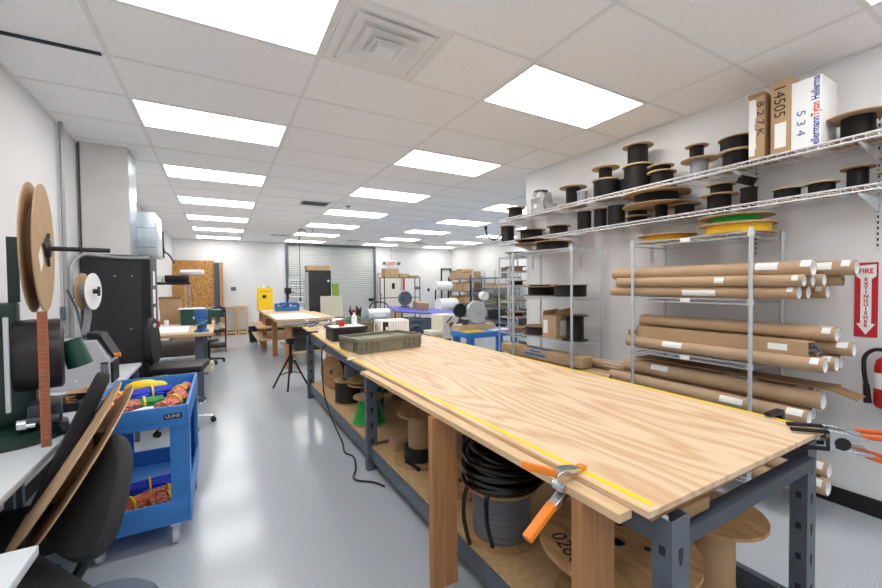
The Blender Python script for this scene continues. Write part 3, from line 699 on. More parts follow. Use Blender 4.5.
# big terminal reel
t = thing('terminal_reel', 'large upright brown cardboard reel mounted above the crimping press', 'reel', (-.235, .16, 1.683), rot=(0, PI/2, R(9)))
Rr = .322
MB().ring(.03, Rr, .0, .006, 48).build('flange', 'cardboard', t)
MB().ring(.03, Rr*.99, .042, .048, 48).build('flange', 'cardboard', t)
MB().ring(.06, .20, .0065, .0415, 40).build('winding', 'card_dark', t)
MB().cyl((0, 0, -.05), (0, 0, .30), .012, n=14).build('spindle', 'black', t)
m = MB().lathe([(.0, .0485), (.05, .0485), (.045, .068), (.02, .073), (0, .073)], 20, closed=False)
for k in range(3):
    a = 2*PI*k/3+.4; m.box((.05*math.cos(a), .05*math.sin(a), .056), (.09, .02, .01), a)
m.build('hub_clamp', 'black', t)
MB().prism([(.07, -.09), (.16, -.12), (.19, -.03), (.10, .0)], .0482, .0490, Matrix.Rotation(-.7, 4, 'Z')).build('paper_label', 'label_white', t)
# grey cutting machine with small reel
t = thing('wire_cutting_machine', 'grey benchtop machine with slanted front and small reel holder', 'machine', (-.335, 1.30, .751))
mm = Matrix(((1, 0, 0, 0), (0, 0, 1, 0), (0, 1, 0, 0), (0, 0, 0, 1)))
MB().prism([(-.28, 0), (.19, 0), (.19, .20), (.115, .345), (-.28, .345)], -.12, .16, mm).build('housing', 'machine_grey', t, bevel=.006)
MB().prism([(.05, .35), (.115, .35), (.20, .20), (.215, .21), (.13, .385), (.06, .40)], -.08, .13, mm).build('top_mechanism', 'black', t)
MB().b2((.191, -.10, .02), (.205, .10, .17)).b2((.14, -.126, .06), (.185, -.1205, .18)).build('feed_panel', 'black', t)
m = MB()
for i in range(4): m.cyl((.15+.011*i, -.13, .02), (.15+.011*i, -.13, .17), .004, n=8)
m.build('guide_rods', 'chrome', t)
MB().cyl((.2, -.06, .22), (.245, -.06, .22), .016).build('orange_knob', 'orange', t)
MB().b2((-.15, -.1215, .23), (-.11, -.1203, .27)).cyl((-.0, -.1203, .06), (-.0, -.1215, .06), .008).build('front_badge', 'label_white', t)
MB().tube([(.02, .02, .34), (-.02, .02, .58), (-.07, .02, .72)], .008).build('reel_post', 'steel_grey', t)
MB().tube(smooth_path([(.03, .0, .38), (.05, .0, .55), (.04, 0, .65)]), .022, 10).build('tape_chute', 'wire_clear', t)
t = thing('small_terminal_reel', 'small reel with white and brown flanges above the grey machine', 'reel', (-.31, 1.30, 1.455), rot=(0, PI/2, R(-8)))
MB().ring(.02, .137, 0, .004, 36).build('brown_flange', 'cardboard', t)
MB().ring(.02, .137, .06, .064, 36).build('white_flange', 'white', t)
MB().ring(.021, .07, .0045, .0595, 30).build('winding', 'wire_clear', t)
MB().cyl((0, 0, -.02), (0, 0, .10), .018).box((0, 0, .095), (.07, .02, .012)).build('hub', 'black', t)
# clutter on desk
t = thing('black_tool_tray', 'low black tray lying on the desk before the grey machine', 'tray', (-.30, .66, .751))
MB().b2((-.14, -.14, 0), (.14, .14, .008)).b2((-.14, -.14, .008), (.14, -.13, .05)).b2((-.14, .13, .008), (.14, .14, .05)).b2((-.14, -.13, .008), (-.13, .13, .05)).b2((.13, -.13, .008), (.14, .13, .05)).build('tray', 'black', t)
m = MB()
for i in range(14): m.tube(smooth_path([(random.uniform(-.1, .1), random.uniform(-.1, .1), .02+.004*i) for _ in range(3)], 4), .005, 6)
m.build('cable_offcuts', 'card_dark', t)
t = thing('blue_wire_bundle', 'bundle of blue wire on the desk beside press base', 'wire bundle', (-.33, .42, .751))
m = MB()
for i in range(6): m.tube([(.09*math.cos(a)*(1+.06*i), .05*math.sin(a)*(1+.05*i), .012+.006*i) for a in [2*PI*k/20 for k in range(20)]], .008, 6, True)
m.build('coil', 'bright_blue', t)
t = thing('brown_paper_scrap', 'crumpled tan paper scraps on desk before the grey machine', 'paper scrap', (-.25, 1.04, .751))
MB().box((0, 0, .012), (.2, .10, .004), Matrix.Rotation(.12, 4, 'X')).box((.06, .02, .02), (.14, .08, .003), Matrix.Rotation(.2, 4, 'Y')).build('sheet', 'cardboard', t)

# ------------------------------------------------------------------ chairs
def chair(label, loc, rz, sm='black_fabric', bm_='black_fabric', seat_z=.48, back_top=.9, tilt=.12, footring=False, name='office_chair', back_w=.42, slot=False, group=None, bo=-.235):
    t = thing(name, label, 'chair', loc, rz, group)
    m = MB(); m.box((0, 0, seat_z-.035), (.46, .46, .07), bev=.03); m.build('seat', sm, t)
    # backrest: rounded pad tilted back, at local -x
    n = 28; hgt = back_top-seat_z-.02; prof = []
    for k in range(n):
        a = 2*PI*k/n; e = 2.6
        cx = abs(math.cos(a))**(2/e)*math.copysign(1, math.cos(a)); sy = abs(math.sin(a))**(2/e)*math.copysign(1, math.sin(a))
        prof.append((cx*back_w/2*(1-.15*sy), sy*hgt/2))
    mx = Matrix.Translation((bo-.5*hgt*math.sin(tilt), 0, seat_z+.02+hgt/2)) @ Matrix.Rotation(-tilt, 4, 'Y') @ Matrix(((0, 0, 1, 0), (1, 0, 0, 0), (0, 1, 0, 0), (0, 0, 0, 1)))
    m = MB().prism(prof, -.028, .028, mx); b = m.build('backrest', bm_, t, bevel=.018)
    if slot:
        MB().prism([(.05*math.cos(2*PI*k/14), hgt*.33+.022*math.sin(2*PI*k/14)) for k in range(14)], .0285, .030, mx).build('hand_hole', 'machine_grey', b)
    MB().tube(smooth_path([(-.08, 0, seat_z-.08), (bo+.015, 0, seat_z-.085), (bo-.065, 0, seat_z+.02), (bo-.065-math.sin(tilt)*hgt*.5, 0, seat_z+.05+hgt*.45)]), .02, 8).build('back_support', 'black', t)
    MB().b2((-.1, -.08, seat_z-.10), (.1, .08, seat_z-.071)).tube([(0, .08, seat_z-.085), (.02, .24, seat_z-.085)], .006).build('seat_mechanism', 'black', t)
    MB().cyl((0, 0, .11), (0, 0, seat_z-.10), .026).cyl((0, 0, .07), (0, 0, .11), .035).build('gas_column', 'black', t)
    lm = 'chrome' if footring else 'black'
    for k in range(5):
        a = 2*PI*k/5+.3; c, s_ = math.cos(a), math.sin(a)
        lg = MB().tube([(.03*c, .03*s_, .10), (.15*c, .15*s_, .09), (.28*c, .28*s_, .072)], .018, 8).build('leg', lm, t)
        MB().cyl((.28*c-.022*s_, .28*s_+.022*c, .0285), (.28*c+.022*s_, .28*s_-.022*c, .0285), .028, n=16).cyl((.28*c, .28*s_, .05), (.28*c, .28*s_, .072), .008, n=8).build('caster', 'black_gloss', lg)
    if footring:
        fr = MB().tube([(.22*math.cos(2*PI*k/32), .22*math.sin(2*PI*k/32), .26) for k in range(32)], .010, 8, True)
        for k in range(3): fr.tube([(.03*math.cos(2*PI*k/3), .03*math.sin(2*PI*k/3), .26), (.22*math.cos(2*PI*k/3), .22*math.sin(2*PI*k/3), .26)], .007, 6)
        fr.build('foot_ring', 'chrome', t)
    return t
chair('dark grey fabric chair holding a leaning brown reel, at lower left', (-.13, -.72, 0), PI+.62, 'grey_fabric', 'grey_fabric', .43, .90, .34, back_w=.42)
chair('black office chair tucked under desk between press and blue cart', (-.292, -.15, 0), PI+.16, seat_z=.43, back_top=1.09, tilt=.40, back_w=.46, bo=-.13)
chair('black drafting chair with chrome foot ring beyond the blue cart', (.21, 2.36, 0), -.15, 'black', 'black', .68, 1.17, .05, True, 'drafting_chair', .34, True)
t = thing('work_stool', 'low black rolling stool behind the left bench near the tool trolley', 'stool', (.36, 6.25, 0))
MB().lathe([(0, .42), (.18, .42), (.19, .44), (.18, .47), (0, .475)], 28, closed=False).build('seat', 'black', t)
MB().cyl((0, 0, .06), (0, 0, .42), .03).build('gas_column', 'black', t)
for k in range(5):
    a = 2*PI*k/5+.2; MB().tube([(.02*math.cos(a), .02*math.sin(a), .09), (.26*math.cos(a), .26*math.sin(a), .06)], .02).cyl((.26*math.cos(a), .26*math.sin(a), 0), (.26*math.cos(a), .26*math.sin(a), .06), .024).build('leg', 'black', t)
t = thing('round_stool', 'dark round padded stool at the bottom edge by the near desk', 'stool', (.22, -1.0, 0))
MB().lathe([(0, .40), (.15, .40), (.17, .42), (.17, .465), (.155, .48), (0, .485)], 36, closed=False).build('seat', 'tote_slate', t)
MB().cyl((0, 0, .06), (0, 0, .40), .025).build('gas_column', 'chrome', t)
for k in range(5):
    a = 2*PI*k/5; MB().tube([(0.02*math.cos(a), .02*math.sin(a), .08), (.22*math.cos(a), .22*math.sin(a), .05)], .016).cyl((.22*math.cos(a), .22*math.sin(a), 0), (.22*math.cos(a), .22*math.sin(a), .05), .02).build('leg', 'black', t)
# reel leaning on the chair
ax = Matrix.Rotation(R(8), 4, 'Z') @ Matrix.Rotation(R(90+31), 4, 'Y')
t = thing('empty_cardboard_reel', 'large tan cardboard reel leaning edge-on against the grey chair', 'reel', (.04, -.40, .755))
t.rotation_euler = ax.to_euler()
MB().ring(.03, .345, -.027, -.021, 48).build('flange', 'cardboard', t)
MB().ring(.03, .345, .021, .027, 48).build('flange', 'cardboard', t)
MB().ring(.06, .15, -.0205, .0205, 32).build('core', 'card_dark', t)

# ------------------------------------------------------------------ blue utility cart
t = thing('utility_cart', 'bright blue plastic two-tier utility cart full of wire bundles', 'cart', (.16, .60, 0))
cx, cy = .25, .48
def tray(z0, z1, wt=.018):
    m = MB().b2((-cx, -cy, z0), (cx, cy, z0+.02)).b2((-cx, -cy, z0+.02), (-cx+wt, cy, z1), bev=.004).b2((cx-wt, -cy, z0+.02), (cx, cy, z1), bev=.004)
    return m.b2((-cx+wt, -cy, z0+.02), (cx-wt, -cy+wt, z1), bev=.004).b2((-cx+wt, cy-wt, z0+.02), (cx-wt, cy, z1), bev=.004)
tray(.69, .805).build('top_tray', 'cart_blue', t)
tray(.13, .26).build('bottom_tray', 'cart_blue', t)
for sx in (-1, 1):
    for sy in (-1, 1):
        m = MB().b2((sx*(cx-.055)-.04, sy*(cy-.02)-.012, .255), (sx*(cx-.055)+.04, sy*(cy-.02)+.012, .70)).b2((sx*(cx-.012)-.010, sy*(cy-.065)-.055, .255), (sx*(cx-.012)+.010, sy*(cy-.065)+.055, .70))
        m.build('corner_leg', 'cart_blue', t)
        y_ = sy*(cy-.1) if sy < 0 else .22
        if sy < 0: wq = MB().cyl((sx*.17-.014, -cy+.05, .05), (sx*.17+.014, -cy+.05, .05), .05).build('caster', 'machine_grey', t)
        else: wq = MB().cyl((sx*.225-.016, .22, .055), (sx*.225+.016, .22, .055), .055).build('wheel', 'black_rubber', t)
        m = MB().b2((sx*(.17 if sy < 0 else .2)-.024, (-cy+.05 if sy < 0 else .22)-.02, .10), (sx*(.17 if sy < 0 else .2)+.024, (-cy+.05 if sy < 0 else .22)+.02, .13)).build('caster_fork', 'zinc', t)
MB().b2((.13, -cy-.002, .735), (.215, -cy-.0002, .765)).build('nameplate', 'black', t)
text('lettering', 'ULINE', .026, 'machine_grey', t, (.1725, -cy-.0026, .75), (PI/2, 0, 0), bold=.0004)
def bundle(label, name, x, y, z, L, r, m_, rz, n=9, cat='wire bundle', group='wire bundles in the blue cart'):
    t = thing(name, label, cat, (x, y, z), rz, group)
    mb = MB()
    for i in range(n):
        a = 2*PI*i/n; q = r*.62*(0 if i == 0 else 1)
        pts = [((k/6-.5)*L, q*math.cos(a)+random.uniform(-.01, .01), r+q*math.sin(a)*.8+random.uniform(-.004, .004)) for k in range(7)]
        mb.tube(smooth_path(pts, 3), r*.36, 6)
    mb.build('strands', m_, t)
    MB().ring(r*.95, r*1.08, -.006, .006, 16, Matrix.Translation((0, 0, r)) @ Matrix.Rotation(PI/2, 4, 'Y')).build('tie', 'yellow', t)
    return t
zt = .712
bundle('orange-red wire bundle at front left of cart top tray', 'wire_bundle', .01, .40, zt, .26, .045, 'wire_multi', .5)
bundle('red wire bundle at front right corner of cart top tray', 'wire_bundle', .31, .38, zt, .26, .05, 'wire_multi', 1.25)
bundle('red wire bundle at the right back of cart top tray', 'wire_bundle', .32, .72, zt, .26, .042, 'wire_multi', 1.3)
bundle('orange wire bundle at the left back of cart top tray', 'wire_bundle', -.02, .70, zt, .26, .045, 'wire_red', 1.0)
bundle('blue wire bundle in the middle of cart top tray', 'wire_bundle', .16, .73, zt, .22, .05, 'bright_blue', .3)
bundle('green wire bundle tied with yellow in cart top tray', 'wire_bundle', .15, .50, zt, .2, .04, 'green_plastic', .25)
tag(MB().ball((.08, .97, zt+.05), (.22, .13, .10), 12).ball((.16, .98, zt+.04), (.14, .1, .08), 10).build('yellow_bag', 'yellow'), 'crumpled yellow bag at back of cart top tray', 'bag')
m = MB()
pp = [(-.13, -.09), (.13, -.09), (.13, .0), (.02, .03), (-.13, .0)]
tag(m.prism(pp, 0, .004).build('white_paper_sheet', 'paper', loc=(.16, .27, zt+.05), rot=(.35, -.1, .2)), 'white paper sheet at the front of cart top tray', 'paper')
zt = .152
bundle('bright orange wire bundle in the cart bottom tray', 'wire_bundle', .10, .32, zt, .2, .05, 'wire_red', .6)
bundle('red wire bundle at right of the cart bottom tray', 'wire_bundle', .28, .34, zt, .2, .04, 'wire_multi', .4)
bundle('blue wire bundle at front of the cart bottom tray', 'wire_bundle', .18, .215, zt, .3, .035, 'bright_blue', .1)
bundle('blue wire bundle at back of the cart bottom tray', 'wire_bundle', .16, .55, zt, .34, .05, 'bright_blue', .2)
bundle('pale multicolour wire bundle behind orange one in cart bottom tray', 'wire_bundle', .27, .45, zt, .22, .04, 'wire_multi', .3)
# ------------------------------------------------------------------ main plywood workbench
t = thing('workbench', 'long plywood workbench on grey steel posts with lower shelf of spools', 'workbench', (2.1, .5, 0)); ox, oy = 2.1, .5
def L2(p): return [(x-ox, y-oy) for x, y in p]
near = [(1.545, -1.935), (2.70, -1.945), (2.725, .50), (1.500, .50)]
far_ = [(1.500, .503), (2.725, .503), (2.67, 3.45), (1.62, 3.45)]
for p, nm in ((near, 'plywood_top'), (far_, 'plywood_top')):
    MB().prism(L2(p), .862, .88).build(nm, 'ply', t)
MB().prism(L2([(1.57, -1.925), (2.70, -1.925), (2.72, .50), (1.53, .50)]), .842, .8615).prism(L2([(1.54, .503), (2.71, .503), (2.65, 3.43), (1.65, 3.43)]), .842, .8615).build('underlayer', 'ply_edge', t)
MB().prism(L2([(1.488, -1.888), (1.541, -1.888), (1.501, .16), (1.448, .16)]), .842, .866).build('edge_board', 'pine_lie', t)
def tape(a, b, w_=.024):
    a = Vector((a[0]-ox, a[1]-oy, 0)); b = Vector((b[0]-ox, b[1]-oy, 0)); d = (b-a).normalized(); q = Vector((-d.y, d.x, 0))*w_/2
    MB().prism([((a-q).x, (a-q).y), ((b-q).x, (b-q).y), ((b+q).x, (b+q).y), ((a+q).x, (a+q).y)], .8803, .8812).build('measuring_tape', 'tape_yellow', t)
tape((1.585, -1.92), (1.525, .50)); tape((1.525, .50), (1.645, 3.43)); tape((2.685, -1.85), (2.715, .5)); tape((2.715, .5), (2.655, 3.43))
mid_posts = [(1.66, -1.925), (1.615, .45), (1.60, 2.78), (2.63, -1.90), (2.645, .45), (2.62, 2.78)]
for x, y in mid_posts:
    s = 1 if x < 2.1 else -1
    m = MB(); hw = .042
    X0 = x-ox; Y0 = y-oy
    m.b2((X0-hw, Y0-.028, 0), (X0+hw, Y0-.024, .838)).b2((X0-hw, Y0-.024, 0), (X0-hw+.004, Y0+.028, .838)).b2((X0+hw-.004, Y0-.024, 0), (X0+hw, Y0+.028, .838))
    m.build('steel_post', 'steel_grey', t)
    h_ = MB(); zz = .10
    while zz < .8:
        h_.b2((X0-.010, Y0-.0288, zz), (X0+.010, Y0-.0281, zz+.03)).b2((X0-.006, Y0-.0288, zz-.016), (X0+.006, Y0-.0281, zz))
        h_.b2((X0-hw-.0007, Y0-.010, zz+.01), (X0-hw-.0001, Y0+.008, zz+.036))
        zz += .125
    h_.build('keyhole_slot', 'ink', t)
for y0, y1, xa, xb in ((-1.89, .42, 1.655, 1.62), (.48, 2.75, 1.62, 1.605)):
    for z0, z1 in ((.745, .838), (.085, .185)):
        for x0_, x1_ in ((xa, xb), (2.625, 2.64)):
            MB().prism(L2([(x0_-.018, y0), (x0_+.018, y0), (x1_+.018, y1), (x1_-.018, y1)]), z0, z1).build('beam', 'steel_grey', t)
for y in (-1.925, .45, 2.78):
    for za_, zb_ in ((.745, .79), (.10, .15)): MB().b2((1.705-ox, y-.022-oy, za_), (2.59-ox, y+.022-oy, zb_)).build('cross_beam', 'steel_dark', t)
MB().prism(L2([(1.645, -1.88), (2.16, -1.88), (2.16, -1.38), (2.65, -1.38), (2.66, .42), (1.61, .42)]), .186, .2).build('shelf_board', 'particle', t)
MB().prism(L2([(1.61, .48), (2.66, .48), (2.64, 2.74), (1.595, 2.74)]), .186, .2).build('shelf_board', 'particle', t)
MB().b2((1.446-ox, -.915-oy, 0), (1.583-ox, -.876-oy, .842)).build('wooden_post', 'fir', t)
MB().b2((1.49-ox, -1.765-oy, 0), (1.635-ox, -1.725-oy, .842)).build('wooden_post', 'fir', t)
MB().b2((1.70-ox, -1.937-oy, .806), (1.84-ox, -1.86-oy, .8415), bev=.004).build('packing_block', 'card_dark', t)
# spring clamps
def spring_clamp(label, loc, rz, hm, jaw, tiltx=0, rot=None):
    t = thing('spring_clamp', label, 'clamp', loc, rz, rot=rot)
    W = Matrix(((1, 0, 0, 0), (0, 0, 1, 0), (0, 1, 0, 0), (0, 0, 0, 1)))
    up = [(.05, .006), (.055, .018), (-.01, .032), (-.05, .030), (-.06, .018), (-.015, .012)]
    lo = [(.05, -.026), (.05, -.036), (-.005, -.052), (-.055, -.075), (-.065, -.058), (-.02, -.035)]
    MB().prism(up, -.017, .017, W).prism(lo, -.015, .015, W).cyl((-.03, -.02, -.016), (-.03, .02, -.016), .012).build('jaw_plates', 'chrome', t, bevel=.002)
    MB().ring(.009, .0125, -.014, .014, 16, Matrix.Translation((-.03, 0, -.016)) @ Matrix.Rotation(PI/2, 4, 'X')).build('spring', 'zinc', t)
    MB().box((-.110, 0, .055), (.135, .030, .020), Matrix.Rotation(.42, 4, 'Y'), bev=.007).build('upper_handle', hm, t)
    MB().box((-.112, 0, -.090), (.125, .030, .020), Matrix.Rotation(-.5, 4, 'Y'), bev=.007).build('lower_handle', hm, t)
    MB().box((.062, 0, .0095), (.05, .026, .013), bev=.004).build('upper_pad', jaw, t)
    MB().box((.062, 0, -.046), (.05, .026, .013), bev=.004).build('lower_pad', jaw, t)
    return t
spring_clamp('orange-handled metal spring clamp on the left edge of plywood bench', (1.503, -1.69, .8785), R(6), 'orange', 'orange').scale = (1.06, 1.06, 1.06)
# bar clamps at right corner
def hand_clamp(label, x, y, z, rz, spread):
    t = thing('spring_clamp', label, 'clamp', (x, y, z), rz)
    MB().box((-.05, 0, .0125), (.12, .018, .014), bev=.004).build('jaw_pad', 'black_rubber', t)
    MB().box((-.03, 0, -.055), (.09, .018, .014), bev=.004).build('jaw_pad', 'black_rubber', t)
    W = Matrix(((1, 0, 0, 0), (0, 0, 1, 0), (0, 1, 0, 0), (0, 0, 0, 1)))
    MB().prism([(.01, .02), (.03, .02), (.13, .0), (.13, -.012), (.04, -.02), (.02, -.06), (.01, -.062)], -.013, .013, W).prism([(.02, -.045), (.06, -.05), (.15, -.06), (.15, -.072), (.03, -.064)], -.012, .012, W).build('jaw_plates', 'chrome', t, bevel=.002)
    MB().cyl((.05, -.017, -.028), (.05, .017, -.028), .024).build('spring_body', 'black', t)
    MB().box((.22, 0, .0), (.20, .022, .018), Matrix.Rotation(.03, 4, 'Y'), bev=.007).build('upper_handle', 'orange_red', t)
    MB().box((.22, 0, -.098), (.20, .022, .018), Matrix.Rotation(spread, 4, 'Y'), bev=.007).build('lower_handle', 'orange_red', t)
    return t
hand_clamp('black-jawed spring clamp with orange handles, farther one at bench corner', 2.685, -1.93, .881, R(-44), .3)
hand_clamp('black-jawed spring clamp with orange handles, nearer one at bench corner', 2.625, -1.965, .881, R(-46), .3)
t = thing('c_clamp', 'black iron clamp gripping the right bench edge behind the orange clamps', 'clamp', (2.73, -1.77, .881))
MB().prism([(-.07, .01), (-.07, .022), (.05, .022), (.06, .01), (.06, -.10), (.05, -.115), (-.02, -.115), (-.02, -.10), (.035, -.10), (.035, .0)], -.014, .014, Matrix(((1, 0, 0, 0), (0, 0, 1, 0), (0, 1, 0, 0), (0, 0, 0, 1)))).build('frame', 'black', t)
MB().cyl((-.01, 0, -.112), (-.01, 0, -.045), .008).cyl((-.06, 0, .008), (-.06, 0, .001), .014).build('screw', 'chrome', t)
t = thing('bench_clamp', 'small black clamp on the far left edge of plywood bench', 'clamp', (1.60, 2.60, .881))
MB().b2((-.05, -.02, .001), (.06, .02, .018)).b2((-.05, -.02, -.12), (-.034, .02, .018)).b2((-.05, -.02, -.13), (.02, .02, -.12)).build('frame', 'black', t)
# ------------------------------------------------------------------ spools under the bench
ZS = .2005
GUB = 'cable spools on the lower shelf of plywood bench'
t = thing('wire_spool', 'bright green wire spool with wooden flanges near the middle bench post', 'wire spool', (1.775, .96, ZS), 0, GUB)
MB().ring(.03, .17, 0, .010).build('flange', 'osb_reel', t); MB().ring(.02, .145, .235, .246).build('flange', 'osb_reel', t)
MB().lathe(ridged(.158, .088, .0105, .2345, 16), 36).build('winding', 'wire_green', t, sharp=3)
spool('dark teal wire spool behind the bright green one', (1.93, 1.30, ZS), .14, .07, .27, 'wire_teal', .12, fl='osb_reel', ft=.010, group=GUB)
spool('black cable spool with wooden flanges, near the far bench post', (1.80, 1.70, ZS), .165, .08, .25, 'wire_black', .15, fl='osb_reel', ft=.012, group=GUB, hole=.025)
spool('grey wire spool standing on top of the black cable spool', (1.84, 1.70, ZS+.251), .11, .05, .17, 'wire_grey', .09, fl='black', group=GUB)
spool('wide wooden reel lying on top behind the green spool', (1.88, 1.32, ZS+.271), .20, .06, .05, 'wire_black', .10, fl='osb_reel', ft=.012, group=GUB, hole=.03)
spool('small yellow wire spool on the wooden reel behind the green spool', (1.88, 1.22, ZS+.322), .075, .03, .10, 'wire_yellow', .06, fl='card_edge', group=GUB)
spool('wooden cable reel farthest along under the bench, upright on its rim', (1.76, 2.32, ZS+.205), .20, .08, .14, 'wire_black', .14, fl='osb_reel', ft=.012, group=GUB, rot=(0, PI/2, .5), hole=.03)
spool('stacked black cable spool behind the far upright reel', (2.25, 1.95, ZS), .17, .08, .28, 'wire_black', .14, fl='osb_reel', ft=.012, group=GUB)
spool('tan-cored wooden spool with black cable at its base, past middle post', (1.93, -.02, ZS), .165, .085, .36, 'half', .10, fl='osb_reel', ft=.012, group=GUB, hole=.03) if False else None
t = thing('wire_spool', 'tan-cored wooden spool with black cable round its base, past middle post', 'wire spool', (1.84, .02, ZS), 0, GUB)
MB().ring(.03, .19, 0, .010).build('flange', 'osb_reel', t); MB().ring(.03, .165, .34, .352).build('flange', 'osb_reel', t)
MB().ring(.03, .085, .0105, .3395).build('core', 'wire_tan', t); MB().ring(.0855, .115, .011, .10).build('winding', 'wire_black', t)
spool('low spool on its side just left of first wooden post', (1.80, -.60, ZS+.115), .11, .05, .16, 'wire_grey', .085, fl='osb_reel', ft=.008, group=GUB, rot=(0, PI/2, .55))
spool('wooden spool behind the first wooden post', (2.02, -.46, ZS), .16, .07, .36, 'wire_black', .10, fl='osb_reel', ft=.010, group=GUB)
spool('dark spool at the back of the shelf between the posts', (2.42, .05, ZS), .17, .08, .38, 'wire_black', .14, fl='osb_reel', ft=.010, group=GUB)
spool('dark spool at the back of the shelf behind the green spool', (2.4, .85, ZS), .18, .08, .40, 'wire_black', .15, fl='osb_reel', ft=.010, group=GUB)
spool('dark spool at the back of the shelf near the far post', (2.42, 1.55, ZS), .18, .08, .40, 'wire_grey', .15, fl='osb_reel', ft=.010, group=GUB)
spool('grey cable spool topped by a coil of thick black cable', (1.83, -.955, ZS), .188, .08, .27, 'wire_grey', .150, fl='osb_reel', ft=.012, group=GUB, hole=.03)
t = thing('cable_coil', 'coil of thick black cable draped over the grey cable spool', 'cable coil', (1.845, -.965, ZS+.272))
m = MB(); random.seed(11)
for i in range(34):
    rr_ = .10+.115*((i*7) % 6)/5+random.uniform(-.006, .006); zz = .030+.0115*(i//3)
    m.tube([((rr_+.006*math.sin(3*a+i))*math.cos(a), (rr_+.008*math.cos(2*a+i))*math.sin(a), zz+.006*math.sin(2*a+i)+.016*math.sin(a+i*1.7)) for a in [2*PI*k/40 for k in range(40)]], .0105, 8, True)
m.build('coil', 'black_gloss', t)
MB().tube(smooth_path([(-.12, -.1, .06), (-.19, -.11, .02), (-.205, -.12, -.10), (-.18, -.13, -.22)]), .0105).tube(smooth_path([(-.18, .02, .05), (-.225, .03, -.02), (-.235, .03, -.15), (-.22, .0, -.27)]), .0105).build('loose_end', 'black_gloss', t)
t = thing('plywood_reel', 'big plywood-flanged cable reel lying flat behind near wooden post', 'cable reel', (1.905, -1.57, ZS), 0, GUB)
MB().ring(.04, .235, 0, .018, 48).build('flange', 'osb_reel', t); MB().ring(.04, .288, .262, .28, 48).build('flange', 'osb_reel', t)
MB().ring(.04, .16, .0185, .2615).build('winding', 'wire_black', t)
text('handwriting', '0280', .09, 'ink', t, (-.20, .06, .2805), (0, 0, -1.9))
m = MB()
for k in range(4): m.cyl((.11*math.cos(k*PI/2+.5), .11*math.sin(k*PI/2+.5), .28), (.11*math.cos(k*PI/2+.5), .11*math.sin(k*PI/2+.5), .2815), .012)
m.build('bolt_hole', 'ink', t)
t = thing('wire_spool', 'large tan-cored wooden reel standing on the floor at near end under bench', 'wire spool', (2.405, -1.665, 0), 0, GUB)
MB().ring(.03, .195, 0, .014).build('flange', 'osb_reel', t); MB().ring(.03, .20, .486, .50).build('flange', 'osb_reel', t)
MB().ring(.03, .09, .0145, .4855).build('core', 'wire_tan', t); MB().ring(.0905, .17, .0145, .09).build('winding', 'wire_black', t)
t = thing('cardboard_sheet', 'sheet of flat cardboard lying on shelf beside the wooden posts', 'cardboard', (1.86, -.55, .2003))
MB().prism([(-.2, -.35), (.03, -.36), (.05, -.1), (-.02, -.05), (-.2, -.02)], 0, .0002).build('sheet', 'cardboard', t) if False else None
bpy.data.objects.remove(t)
t = thing('low_carton', 'flat open brown carton on shelf right of the middle post', 'box', (1.92, .26, ZS))
MB().b2((-.2, -.06, 0), (.25, .07, .10)).build('body', 'cardboard', t)
tag(MB().box((1.73, -.08, ZS+.012), (.02, .16, .022), .2).build('black_pry_bar', 'black'), 'short black bar lying on the shelf edge near middle post', 'bar')
tag(MB().tube(smooth_path([(1.56, 1.72, .834), (1.515, 1.70, .80), (1.51, 1.68, .6), (1.51, 1.62, .35), (1.535, 1.40, .14), (1.54, 1.05, .03), (1.51, .85, .009), (1.55, .72, .009), (1.50, .50, .009), (1.44, .34, .009), (1.55, .22, .009), (1.60, .12, .009)], 10), .007, 8).build('power_cord', 'black'), 'black power cord hanging from bench edge and trailing on the floor', 'cord')
t = thing('zip_tie_clip', 'small white clip clamped on bench edge above middle post', 'clip', (1.50, .56, .881))
MB().box((-.0, 0, .006), (.12, .012, .006), .6).box((-.0, .01, .010), (.07, .01, .006), -.1).build('clip', 'white', t)
# ------------------------------------------------------------------ things on the bench
zb = .8815
def tote(label, name, x0, x1, y0, y1, z, h, m_, ribs=True):
    t = thing(name, label, 'tote', ((x0+x1)/2, (y0+y1)/2, z)); hx, hy = (x1-x0)/2, (y1-y0)/2; w_ = .006
    MB().b2((-hx+.012, -hy+.012, 0), (hx-.012, hy-.012, .006)).b2((-hx+.012, -hy+.012, .006), (-hx+.012+w_, hy-.012, h)).b2((hx-.012-w_, -hy+.012, .006), (hx-.012, hy-.012, h)).b2((-hx+.018, -hy+.012, .006), (hx-.018, -hy+.012+w_, h)).b2((-hx+.018, hy-.012-w_, .006), (hx-.018, hy-.012, h)).build('body', m_, t)
    MB().b2((-hx, -hy, h-.03), (-hx+.012, hy, h)).b2((hx-.012, -hy, h-.03), (hx, hy, h)).b2((-hx+.012, -hy, h-.03), (hx-.012, -hy+.012, h)).b2((-hx+.012, hy-.012, h-.03), (hx-.012, hy, h)).build('rim', m_, t, bevel=.002)
    if ribs:
        m = MB()
        for s in (-1, 1):
            for q in (-.92, -.75, -.58, -.42, .42, .58, .75, .92):
                m.b2((q*hx-.003, s*(hy-.006)-.006, .02), (q*hx+.003, s*(hy-.006)+.006, h-.03)); m.b2((s*(hx-.006)-.006, q*hy-.003, .02), (s*(hx-.006)+.006, q*hy+.003, h-.03))
            m.b2((-hx+.01, s*(hy-.006)-.006, h*.42), (-hx*.4, s*(hy-.006)+.006, h*.42+.006)); m.b2((hx*.4, s*(hy-.006)-.006, h*.42), (hx-.01, s*(hy-.006)+.006, h*.42+.006))
        m.build('rib', m_, t)
    return t
tt = tote('olive grey stacking tote with ribbed sides on the plywood bench', 'storage_tote', -.335, .335, -.21, .21, 0, .13, 'tote_olive')
tt.location = (1.91, .985, zb); tt.rotation_euler = (0, 0, R(9))
MB().b2((-.313, -.188, .100), (.313, .188, .106)).build('lid', 'olive', tt)
